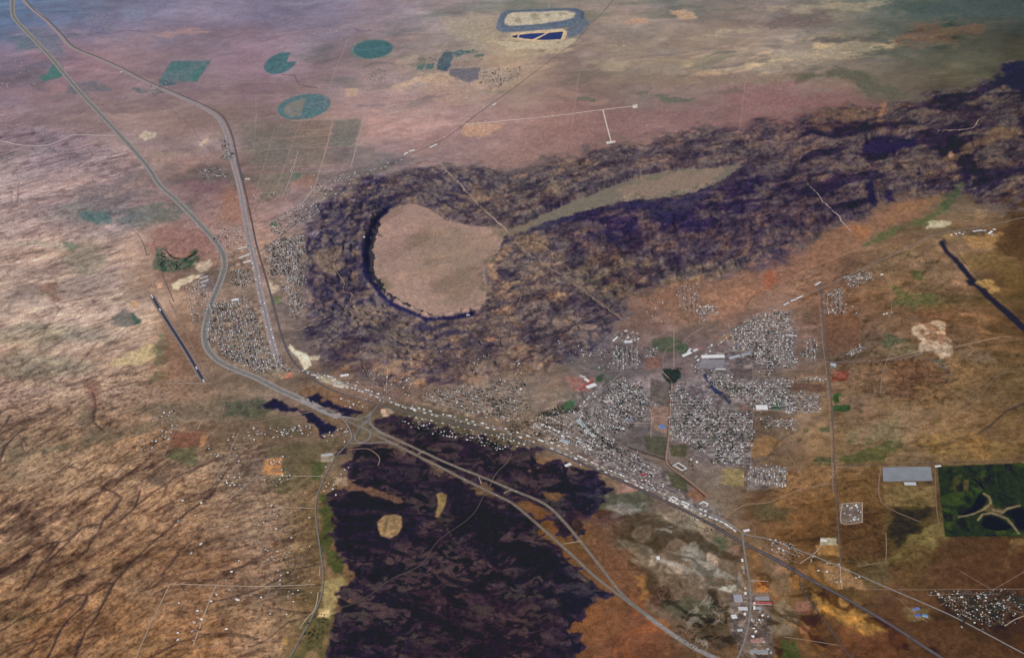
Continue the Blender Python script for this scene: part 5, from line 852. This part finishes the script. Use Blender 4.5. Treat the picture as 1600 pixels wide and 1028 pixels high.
n = len(HOUSES) - NH; VV = np.zeros((n, 16, 3)); CC = np.zeros((n, 8, 3))
for i, h in enumerate(HOUSES[NH:]):
    c, s_ = math.cos(h[3]), math.sin(h[3]); v = HV * h[4] * np.array([rs.uniform(.8, 1.25), rs.uniform(.85, 1.15), rs.uniform(.9, 1.3)])
    VV[i, :, 0] = v[:, 0] * c - v[:, 1] * s_ + h[0]; VV[i, :, 1] = v[:, 0] * s_ + v[:, 1] * c + h[1]; VV[i, :, 2] = v[:, 2] + zw(h[0], h[1]) + .2
    k = np.array(HT[h[5]]) * rs.uniform(.8, 1.1); CC[i] = np.where(HF_W[:, None] == 1, k, k * .5 + np.array((.2, .17, .14)))
FF = (HF[None] + (np.arange(n) * 16)[:, None, None]).reshape(-1, 4)
quad = FF[:, 2] != FF[:, 3]
tag(link('houses', mesh_np('houses', VV.reshape(-1, 3), FF[quad], m=M_PAINT, facecols=CC.reshape(-1, 3)[quad])), 'the countless small houses filling the town blocks', kind='stuff')
TP = []
for V_, F_, K_ in TREES: TP.append(mesh_np('tree', V_, F_, m=M_PAINT if False else M_GROUND, facecols=LEAF[K_]))
for i, h in enumerate(TREE_L[:NT]):
    o = link('tree', TP[i % 4]); o.location = (h[0], h[1], zw(h[0], h[1])); o.rotation_euler = (0, 0, h[3]); o.scale = (h[4],) * 3
    tag(o, 'small dark green tree ' + (h[6] or 'beside the houses'), 'tree', 'trees ' + (h[6] or 'beside the houses'))
VV, FF, CC = [], [], []; b = 0
for i, h in enumerate(TREE_L[NT:]):
    V_, F_, K_ = TREES[i % 4]; c, s_ = math.cos(h[3]) * h[4], math.sin(h[3]) * h[4]
    v = np.empty_like(V_); v[:, 0] = V_[:, 0] * c - V_[:, 1] * s_ + h[0]; v[:, 1] = V_[:, 0] * s_ + V_[:, 1] * c + h[1]; v[:, 2] = V_[:, 2] * h[4] + zw(h[0], h[1])
    VV.append(v); FF.append(F_ + b); b += len(v); CC.append(LEAF[K_] * rs.uniform(.7, 1.2))
tag(link('trees', mesh_np('trees', np.concatenate(VV), np.concatenate(FF), m=M_GROUND, facecols=np.concatenate(CC))), 'dark green trees filling the town blocks', kind='stuff')
print('HOUSES', len(HOUSES), 'TREES', len(TREE_L))
# ------------------------------------------------------------------ larger buildings, each with its walls, roof and fittings
MATC = {}
def cm(c, rough=.55):
    k = tuple(round(v, 3) for v in c)
    if k not in MATC: MATC[k] = smat('sheet_metal' if rough < .6 else 'plaster', c, rough, .06, .05, .4)
    return MATC[k]
def boxm(name, x0, x1, y0, y1, z0, z1, m, parent):
    me = bpy.data.meshes.new(name); V = [(x, y, z) for z in (z0, z1) for x, y in ((x0, y0), (x1, y0), (x1, y1), (x0, y1))]
    me.from_pydata(V, [], [(3, 2, 1, 0), (4, 5, 6, 7), (0, 1, 5, 4), (1, 2, 6, 5), (2, 3, 7, 6), (3, 0, 4, 7)]); me.update(); me.materials.append(m); return link(name, me, parent)
def building(name, a, b, wd, h, col, label, cat, gable=False, units=3, wall=(.5, .45, .4), group=None):
    A_, B_ = W(*a), W(*b); L_ = math.hypot(B_[0] - A_[0], B_[1] - A_[1]); ang = math.atan2(B_[1] - A_[1], B_[0] - A_[0])
    r = bpy.data.objects.new(name, None); COL.objects.link(r); zc = min(A_[2], B_[2]); r.location = ((A_[0] + B_[0]) / 2, (A_[1] + B_[1]) / 2, zc); r.rotation_euler = (0, 0, ang)
    tag(r, label, cat, group); x, y = L_ / 2, wd / 2
    boxm('wall', -x, x, -y, y, -4, h, cm(wall, .8), r)
    if gable:
        me = bpy.data.meshes.new('roof'); e = 1; rh = wd * .12
        me.from_pydata([(-x - e, -y - e, h + .05), (x + e, -y - e, h + .05), (x + e, y + e, h + .05), (-x - e, y + e, h + .05), (-x - e, 0, h + rh), (x + e, 0, h + rh)], [], [(0, 1, 5, 4), (2, 3, 4, 5), (1, 2, 5), (3, 0, 4), (3, 2, 1, 0)]); me.update(); me.materials.append(cm(col)); link('roof', me, r)
    else:
        rf = boxm('roof', -x - .5, x + .5, -y - .5, y + .5, h + .02, h + .8, cm(col), r)
        for k in range(units):
            ux = -x + L_ * (k + .5) / units; boxm('rooftop_unit', ux - 2.5, ux + 2.5, -2 + y * .2, 2 + y * .2, h + .82, h + 2.6, cm((.5, .5, .5)), rf)
    boxm('door', -3, 3, -y - .12, -y, 0, min(4, h * .7), cm((.16, .15, .15)), r); return r
WH, GR, RD, BL_ = (.82, .80, .76), (.42, .43, .44), (.38, .07, .06), (.10, .22, .5)
BB = [('supermarket', (1096,558), (1132,557), 62, 9, WH, 'long white roofed store on the grey parking yard', 'store'), ('shop_terrace', (1118,577), (1134,577), 26, 6, (.6,.58,.56), 'low pale store terrace south of the parking yard', 'store'),
 ('school_building', (904,610), (926,595), 34, 8, RD, 'long red roofed school wing beside the running track', 'school'), ('school_hall', (917,606), (931,601), 60, 9, WH, 'white roofed school hall beside the red wing', 'school'), ('school_hall', (914,592), (921,597), 34, 7, WH, 'small white block north of the red school wing', 'school'), ('school_annex', (906,587), (915,590), 30, 6, (.5,.5,.5), 'grey block at the north tip of the school grounds', 'school'),
 ('school_building', (1181,637), (1199,637), 88, 8, WH, 'broad white roofed hall beside the green playing field', 'school'), ('warehouse', (903,656), (914,668), 60, 9, (.42,.46,.45), 'large grey green warehouse in the old town', 'warehouse'), ('warehouse', (915,672), (930,683), 46, 8, (.55,.55,.52), 'long grey warehouse behind the grey green one', 'warehouse'),
 ('warehouse', (876,687), (889,693), 44, 8, (.4,.43,.48), 'blue grey warehouse near the railway in the old town', 'warehouse'), ('swimming_hall', (1030,668), (1039,666), 60, 7, BL_, 'bright blue roofed hall beside the canal', 'hall'), ('warehouse', (981,657), (988,655), 36, 7, (.2,.22,.35), 'dark blue roofed shed west of the blue hall', 'shed'), ('church_hall', (970,672), (976,670), 36, 8, WH, 'white hall south of the slanted streets', 'hall'),
 ('warehouse', (532,588), (545,586), 40, 9, WH, 'white warehouse north of the old main road by the junction', 'warehouse'), ('warehouse', (521,602), (537,606), 26, 7, (.66,.62,.55), 'pale long shed beside the railway near the junction', 'shed'), ('warehouse', (1147,935), (1160,935), 92, 10, (.36,.35,.37), 'big grey roofed warehouse with pale rows beside the spur road', 'warehouse'),
 ('warehouse', (1180,935), (1202,935), 40, 8, (.3,.28,.29), 'grey roofed shed behind the red roofed one', 'shed'), ('warehouse', (1180,942), (1206,943), 30, 8, (.44,.08,.08), 'red roofed long shed east of the spur road', 'shed'), ('workshop', (1154,951), (1168,951), 44, 7, (.62,.60,.58), 'pale workshop south of the big grey warehouse', 'workshop'), ('workshop', (1143,964), (1151,963), 48, 7, (.74,.72,.7), 'white workshop south of the pale workshop', 'workshop'),
 ('workshop', (1173,1001), (1192,1001), 34, 7, (.42,.18,.14), 'rust roofed workshop at the south end of the spur road', 'workshop'), ('warehouse', (1172,1018), (1200,1019), 46, 8, (.3,.3,.31), 'long grey warehouse at the south end of the spur road', 'warehouse'), ('workshop', (1180,950), (1188,950), 30, 6, (.3,.34,.42), 'small blue grey workshop east of the spur road', 'workshop'), ('workshop', (1152,985), (1160,984), 30, 6, (.5,.5,.5), 'grey workshop beside the road bend', 'workshop'),
 ('pump_house', (1026,872), (1031,872), 44, 8, (.86,.85,.82), 'lone white building on the flat between railway and interstate', 'shed'), ('barn', (1427,953), (1436,950), 30, 7, (.12,.18,.42), 'blue roofed barn, western one of the blue three', 'barn', True), ('barn', (1430,962), (1438,961), 36, 7, (.10,.13,.36), 'deep blue roofed barn south of its two neighbours', 'barn', True), ('barn', (1441,961), (1450,963), 30, 7, (.14,.3,.5), 'light blue roofed barn, eastern one of the blue three', 'barn', True),
 ('warehouse', (883,728), (892,725), 40, 8, (.8,.78,.7), 'white building on the brown island in the lava', 'warehouse'), ('community_hall', (976,535), (988,534), 40, 8, (.75,.76,.8), 'pale blue roofed hall north of the foothill grid', 'hall'), ('community_hall', (958,533), (965,527), 26, 6, WH, 'slim white hall west of the pale blue roofed one', 'hall'), ('chapel', (976,518), (980,517), 26, 7, WH, 'small white hall north of the pale blue roofed one', 'hall'),
 ('church', (1067,557), (1080,551), 44, 9, WH, 'white angular church beside the hill road', 'church'), ('church', (1075,551), (1079,545), 30, 8, (.7,.7,.7), 'small pale church block behind the angular one', 'church'), ('substation', (1298,570), (1306,570), 46, 5, (.5,.52,.53), 'grey substation block at the section road crossing', 'substation'), ('prison_block', (1413,756), (1431,756), 44, 8, (.55,.57,.6), 'pale grey block south of the big paved yard', 'building'),
 ('clinic', (1162,830), (1171,828), 30, 7, WH, 'white roofed building at the spur road crossing', 'building'), ('water_works', (1282,844), (1292,845), 26, 6, WH, 'white block on the pale fenced lot', 'building'), ('pavilion', (729,491), (734,492), 24, 6, WH, 'tiny white building on the south rim of the dry lake', 'building'), ('church', (641,638), (649,640), 22, 6, (.7,.7,.68), 'pale hall beside the railway west of the town', 'hall'),
 ('school_building', (1084,549), (1090,546), 40, 8, (.7,.68,.66), 'pale hall at the corner of the hill road', 'hall'), ('red_hall', (1091,545), (1097,543), 26, 6, (.4,.1,.09), 'small red roofed hall beside the hill road', 'hall'), ('workshop', (362,470), (373,468), 50, 8, WH, 'white workshop in the middle of the highway village', 'workshop'), ('red_hall', (1000,743), (1011,741), 36, 7, (.36,.07,.09), 'dark red roofed hall on the long avenue', 'hall'),
 ('truck_stop', (312,436), (325,432), 18, 6, WH, 'northern white canopy in the truck yard west of the highway', 'canopy'), ('truck_stop', (313,442), (326,438), 18, 6, WH, 'middle white canopy in the truck yard', 'canopy'), ('truck_stop', (312,449), (322,446), 18, 6, (.7,.72,.75), 'southern grey canopy in the truck yard', 'canopy'), ('warehouse', (372,390), (386,386), 36, 7, (.7,.62,.55), 'pale long shed between highway and railway', 'shed'),
 ('warehouse', (374,404), (390,398), 36, 7, (.72,.66,.6), 'pale long shed south of its neighbour by the highway', 'shed'), ('warehouse', (380,411), (393,408), 30, 7, WH, 'white shed beside the highway crossroad', 'shed'), ('warehouse', (782,280), (784,279), 10, 4, WH, 'white hut', 'hut'), ('farm_shed', (770,165), (775,163), 30, 6, WH, 'white farm shed beside the far county road', 'shed'), ('farm_shed', (632,242), (637,239), 34, 7, WH, 'white shed south of the county road, western one', 'shed'),
 ('farm_shed', (640,237), (648,235), 34, 7, WH, 'white shed on the county road, middle one', 'shed'), ('farm_shed', (672,231), (683,226), 36, 7, (.75,.73,.7), 'pale large shed on the county road, eastern one', 'shed'), ('farm_shed', (188,114), (191,113), 26, 6, WH, 'white shed beside the far railway', 'shed'), ('farm_shed', (383,280), (391,280), 40, 6, (.7,.6,.5), 'pale shed on the cross street by the railway', 'shed'), ('quarry_plant', (1545,366), (1550,362), 34, 10, (.8,.85,.8), 'white plant building in the quarry yard', 'plant'),
 ('quarry_shed', (1520,362), (1535,360), 28, 6, (.6,.6,.62), 'grey long shed in the quarry yard', 'shed'), ('farm_shed', (1376,430), (1380,429), 28, 6, WH, 'white shed on the east plain near the hill road', 'shed'), ('house_row', (1245,467), (1254,463), 22, 6, WH, 'white shed on the hill road, first going uphill', 'shed'), ('house_row', (1236,471), (1244,468), 22, 6, WH, 'white shed on the hill road, just below its neighbour', 'shed'), ('house_row', (1225,477), (1233,473), 22, 6, (.7,.7,.68), 'pale shed on the hill road, lowest of the white row', 'shed'),
 ('house_row', (1274,446), (1282,441), 22, 6, WH, 'white shed on the hill road near the section road', 'shed'), ('stables', (1184,520), (1185,520), 5, 3, WH, 'x', 'shed'), ('long_barn', (1228,524), (1245,525), 16, 5, WH, 'long white barn east of the curved streets', 'barn'), ('mill', (1461,729), (1470,728), 24, 6, WH, 'white shed at the gate of the golf course', 'shed'), ('town_hall', (1140,560), (1156,556), 40, 7, (.45,.5,.55), 'blue grey building beside the shopping yard', 'building'),
 ('town_hall', (1160,555), (1172,552), 50, 7, (.36,.36,.38), 'dark grey building beside the shopping yard', 'building'), ('depot', (502,712), (520,710), 34, 6, (.5,.5,.52), 'grey yard building beside the lava road', 'building')]
for r in BB:
    if r[6] in ('x', 'white hut'): continue
    n_ = 'shed' if r[0] in ('house_row', 'red_hall') else r[0]
    building(n_, *r[1:8], gable=len(r) > 8)
def motel(name, q, wd, h, col, label):      # wings joined round a court
    P3 = [W(*p) for p in q]; cx = sum(p[0] for p in P3) / len(P3); cy = sum(p[1] for p in P3) / len(P3); r = bpy.data.objects.new(name, None); COL.objects.link(r); r.location = (cx, cy, min(p[2] for p in P3)); tag(r, label, 'motel')
    for a, b in zip(P3[:-1], P3[1:]):
        L_ = math.hypot(b[0] - a[0], b[1] - a[1]); o = boxm('wing', -L_ / 2 - wd / 2, L_ / 2 - wd / 2 - .2, -wd / 2, wd / 2, -4, h, cm((.6, .55, .5), .8), r)
        o.location = ((a[0] + b[0]) / 2 - cx, (a[1] + b[1]) / 2 - cy, 0); o.rotation_euler = (0, 0, math.atan2(b[1] - a[1], b[0] - a[0])); boxm('roof', -L_ / 2 - wd / 2, L_ / 2 - wd / 2 - .2, -wd / 2 - .5, wd / 2 + .5, h + .02, h + 1, cm(col), o)
motel('motel', [(1047,779), (1051,776), (1059,780), (1055,783), (1047,779)], 12, 5, WH, 'white motel round a square court beside the railway'); motel('motel', [(1065,787), (1074,791), (1077,788), (1070,785)], 12, 5, WH, 'white motel with a three sided court, east of the square one')
motel('motel', [(1094,787), (1099,784), (1106,787), (1104,791)], 13, 5, WH, 'white angular motel north of the main road'); motel('school_court', [(1052,728), (1060,723), (1073,732), (1066,735), (1054,728)], 12, 5, (.7, .7, .66), 'pale building round a court beside the canal bank')
def tank(x, y, label, rr=13):
    X, Y, z = W(x, y); r = bpy.data.objects.new('water_tank', None); COL.objects.link(r); r.location = (X, Y, z); tag(r, label, 'water tank')
    n_ = 20; C_ = [(rr * math.cos(i * math.tau / n_), rr * math.sin(i * math.tau / n_)) for i in range(n_)]
    me = bpy.data.meshes.new('drum'); me.from_pydata([(a, b, -6) for a, b in C_] + [(a, b, 10) for a, b in C_], [], [(i, (i + 1) % n_, n_ + (i + 1) % n_, n_ + i) for i in range(n_)]); me.update(); me.materials.append(cm((.78, .78, .75))); link('drum', me, r)
    me = bpy.data.meshes.new('roof'); me.from_pydata([(a * 1.02, b * 1.02, 10.02) for a, b in C_] + [(0, 0, 12.5)], [], [(i, (i + 1) % n_, n_) for i in range(n_)]); me.update(); me.materials.append(cm((.84, .84, .82))); link('roof', me, r)
tank(569, 371, 'white water tank on the mesa, the one farther from the cliff'); tank(579, 372, 'white water tank at the cliff edge of the dry lake'); tank(1089, 722, 'white round tank beside the ditch, larger western one', 14); tank(1080, 718, 'white round tank beside the ditch, smaller one', 10)
# shops and sheds in a long strip between the railway and the avenue, and round the old town
def strip(t, n, wr, lr, place, off, cols):
    ln = centre(t, 12)
    for k in range(n):
        i = int((k + rs.uniform(.2, .8)) / n * (len(ln) - 2)); a, b = ln[i], ln[i + 1]; dx, dy = b[0] - a[0], b[1] - a[1]; l = math.hypot(dx, dy) or 1; s_ = rs.choice(off)
        X, Y = a[0] - dy / l * s_, a[1] + dx / l * s_; c = rs.choice(cols); L_ = rs.uniform(*lr); wd = rs.uniform(*wr); h = rs.uniform(4, 6.5)
        r = bpy.data.objects.new('shop', None); COL.objects.link(r); r.location = (X, Y, zw(X, Y)); r.rotation_euler = (0, 0, math.atan2(dy, dx)); nm = {0: 'white', 1: 'pale grey', 2: 'grey', 3: 'tan', 4: 'white', 5: 'red'}[c]
        tag(r, 'flat %s roofed shop building %s' % (nm, place), 'shop', 'shops ' + place)
        boxm('wall', -L_ / 2, L_ / 2, -wd / 2, wd / 2, -3, h, cm((.45, .4, .36), .8), r); boxm('roof', -L_ / 2 - .4, L_ / 2 + .4, -wd / 2 - .4, wd / 2 + .4, h + .02, h + .7, cm({0: WH, 1: (.55, .55, .55), 2: (.3, .3, .31), 3: (.4, .33, .27), 4: (.84, .84, .82), 5: (.3, .08, .08)}[c]), r)
CS = (0, 0, 1, 1, 2, 3, 4)
strip("900,714 950,737 1000,758 1040,776", 34, (12, 20), (20, 46), 'on the long avenue', (-26, 28, 30), CS); strip("1040,776 1095,799 1132,814 1155,830", 30, (12, 22), (20, 44), 'near the spur road crossing', (-32, -30, 30), CS)
strip("800,676 860,697 905,716", 22, (14, 24), (22, 50), 'beside the old town railway', (-30, 34, 60), CS); strip("640,637 700,652 800,675", 26, (12, 22), (20, 44), 'on the main road west of the old town', (-28, 30, 34), CS)
strip("840,660 880,678 930,702", 18, (18, 32), (24, 48), 'in the old town centre', (-40, 0, 40), CS); strip("935,612 915,630 895,652", 12, (14, 24), (20, 40), 'on the diagonal street', (-26, 26), CS)
strip("393,390 407,457 420,514 432,558", 30, (12, 20), (20, 44), 'on the village main road', (-26, 26), CS); strip("482,580 550,604 600,622", 12, (12, 20), (20, 40), 'near the highway junction', (-28, 28), CS); strip("1138,522 1110,545 1082,566", 12, (14, 26), (24, 44), 'on the hill road', (-30, 30), CS)
strip("1166,870 1172,925 1170,980", 10, (16, 26), (24, 46), 'on the spur road', (-46, 44), CS); strip("1460,930 1520,932 1580,945", 6, (12, 16), (20, 30), 'in the south-east estate', (-20, 20), (0, 4, 1))
strip('425,378 475,337 520,302 560,277 600,260 640,240', 34, (12, 20), (18, 36), 'along the county road north of the village', (-34, -60, 30, 70), CS); strip('482,582 520,592 560,607 600,622 640,637', 30, (12, 20), (18, 38), 'on the old main road by the junction', (-30, 30, -60), CS)
strip('695,217 750,176 800,142', 12, (12, 20), (18, 32), 'along the far county road', (-30, 34), CS)
strip('640,645 700,660 760,674 830,692', 22, (10, 16), (16, 30), 'on the south side of the railway', (-40, -60), CS)
# ------------------------------------------------------------------ vehicles on the highways
def wheels(me_V, me_F, L_, w_, r_, xs):
    for x in xs:
        for sd_ in (-w_ / 2, w_ / 2 - .35):
            b = len(me_V)
            for yy in (sd_, sd_ + .35):
                for k in range(8): me_V.append((x + r_ * math.cos(k * math.tau / 8), yy, r_ + r_ * math.sin(k * math.tau / 8)))
            me_F.append(tuple(range(b, b + 8))); me_F.append(tuple(range(b + 15, b + 7, -1)))
            for k in range(8): me_F.append((b + k, b + (k + 1) % 8, b + 8 + (k + 1) % 8, b + 8 + k))
def bx(V, F, x0, x1, y0, y1, z0, z1, tap=0):
    b = len(V); V += [(x0, y0, z0), (x1, y0, z0), (x1, y1, z0), (x0, y1, z0), (x0 + tap, y0 + tap * .4, z1), (x1 - tap, y0 + tap * .4, z1), (x1 - tap, y1 - tap * .4, z1), (x0 + tap, y1 - tap * .4, z1)]
    F += [(b + 3, b + 2, b + 1, b), (b + 4, b + 5, b + 6, b + 7), (b, b + 1, b + 5, b + 4), (b + 1, b + 2, b + 6, b + 5), (b + 2, b + 3, b + 7, b + 6), (b + 3, b, b + 4, b + 7)]
def pmesh(name, V, F, m):
    me = bpy.data.meshes.new(name); me.from_pydata(V, [], F); me.update(); me.materials.append(m); return me
def vehicle(kind, c):
    parts = []
    if kind == 'lorry':
        V, F = [], []; bx(V, F, -9.5, 4.2, -1.3, 1.3, 1.2, 4.1); parts.append(('trailer', pmesh('trailer', V, F, cm(c))))
        V, F = [], []; bx(V, F, 4.6, 7.4, -1.25, 1.25, .7, 3.6, .25); parts.append(('cab', pmesh('cab', V, F, cm((.3, .08, .06)))))
        V, F = [], []; wheels(V, F, 0, 2.5, .5, (-8.5, -7.3, 3, 4.3, 6.6)); parts.append(('wheels', pmesh('wheels', V, F, cm((.02, .02, .02), .9))))
    else:
        V, F = [], []; bx(V, F, -2.3, 2.3, -.9, .9, .35, .95, .05); bx(V, F, -1.4, 1.0, -.82, .82, .951, 1.5, .4); parts.append(('body', pmesh('body', V, F, cm(c))))
        V, F = [], []; wheels(V, F, 0, 1.8, .33, (-1.4, 1.4)); parts.append(('wheels', pmesh('wheels', V, F, cm((.02, .02, .02), .9))))
    return parts
VP = {('lorry', 'white'): vehicle('lorry', WH), ('lorry', 'grey'): vehicle('lorry', (.5, .5, .5)), ('car', 'white'): vehicle('car', WH), ('car', 'dark'): vehicle('car', (.05, .06, .1))}
for t, place, n_, offs in ((HW_W, 'on the western highway', 22, (-17, 17)), (HW_EL, 'on the southern carriageway across the lava', 9, (0,)), (HW_EU, 'on the northern carriageway across the lava', 8, (0,)), (HW_E2, 'on the highway in the orange desert', 6, (-14, 14))):
    ln = centre(t, 25)
    for k in range(n_):
        i = int((k + rs.uniform(.1, .9)) / n_ * (len(ln) - 2)); a, b = ln[i], ln[i + 1]; dx, dy = b[0] - a[0], b[1] - a[1]; l = math.hypot(dx, dy) or 1; s_ = rs.choice(offs); X, Y = a[0] - dy / l * s_, a[1] + dx / l * s_
        if not inview((X, Y)): continue
        kk = rs.choice([('lorry', 'white')] * 5 + [('lorry', 'grey'), ('car', 'white'), ('car', 'dark')])
        r = bpy.data.objects.new(kk[0], None); COL.objects.link(r); r.location = (X, Y, zw(X, Y) + 5.0); r.rotation_euler = (0, 0, math.atan2(dy, dx)); tag(r, '%s %s driving %s' % (kk[1], kk[0], place), kk[0], 'vehicles ' + place)
        for pn, me in VP[kk]: link(pn, me, r)
# ------------------------------------------------------------------ air
bpy.ops.mesh.primitive_cube_add(size=1)
hz = bpy.context.object; hz.name = 'haze'; hz['kind'] = 'stuff'
zlo = float(Z.min()) - 1
x0, x1 = float(WX.min()) - 50, float(WX.max()) + 50; y0, y1 = float(WY.min()) - 50, float(WY.max()) + 50
hz.scale = (x1 - x0, y1 - y0, CAM_H + 60 - zlo); hz.location = ((x0 + x1) / 2, (y0 + y1) / 2, (CAM_H + 60 + zlo) / 2)
hm = bpy.data.materials.new('haze_air'); hm.use_nodes = True; n = hm.node_tree.nodes; n.remove(n['Principled BSDF'])
pv = n.new('ShaderNodeVolumePrincipled'); pv.inputs['Color'].default_value = (*HAZE_C, 1); pv.inputs['Density'].default_value = SIGMA; pv.inputs['Anisotropy'].default_value = 0.0
hm.node_tree.links.new(pv.outputs[0], n['Material Output'].inputs['Volume']); hz.data.materials.append(hm)
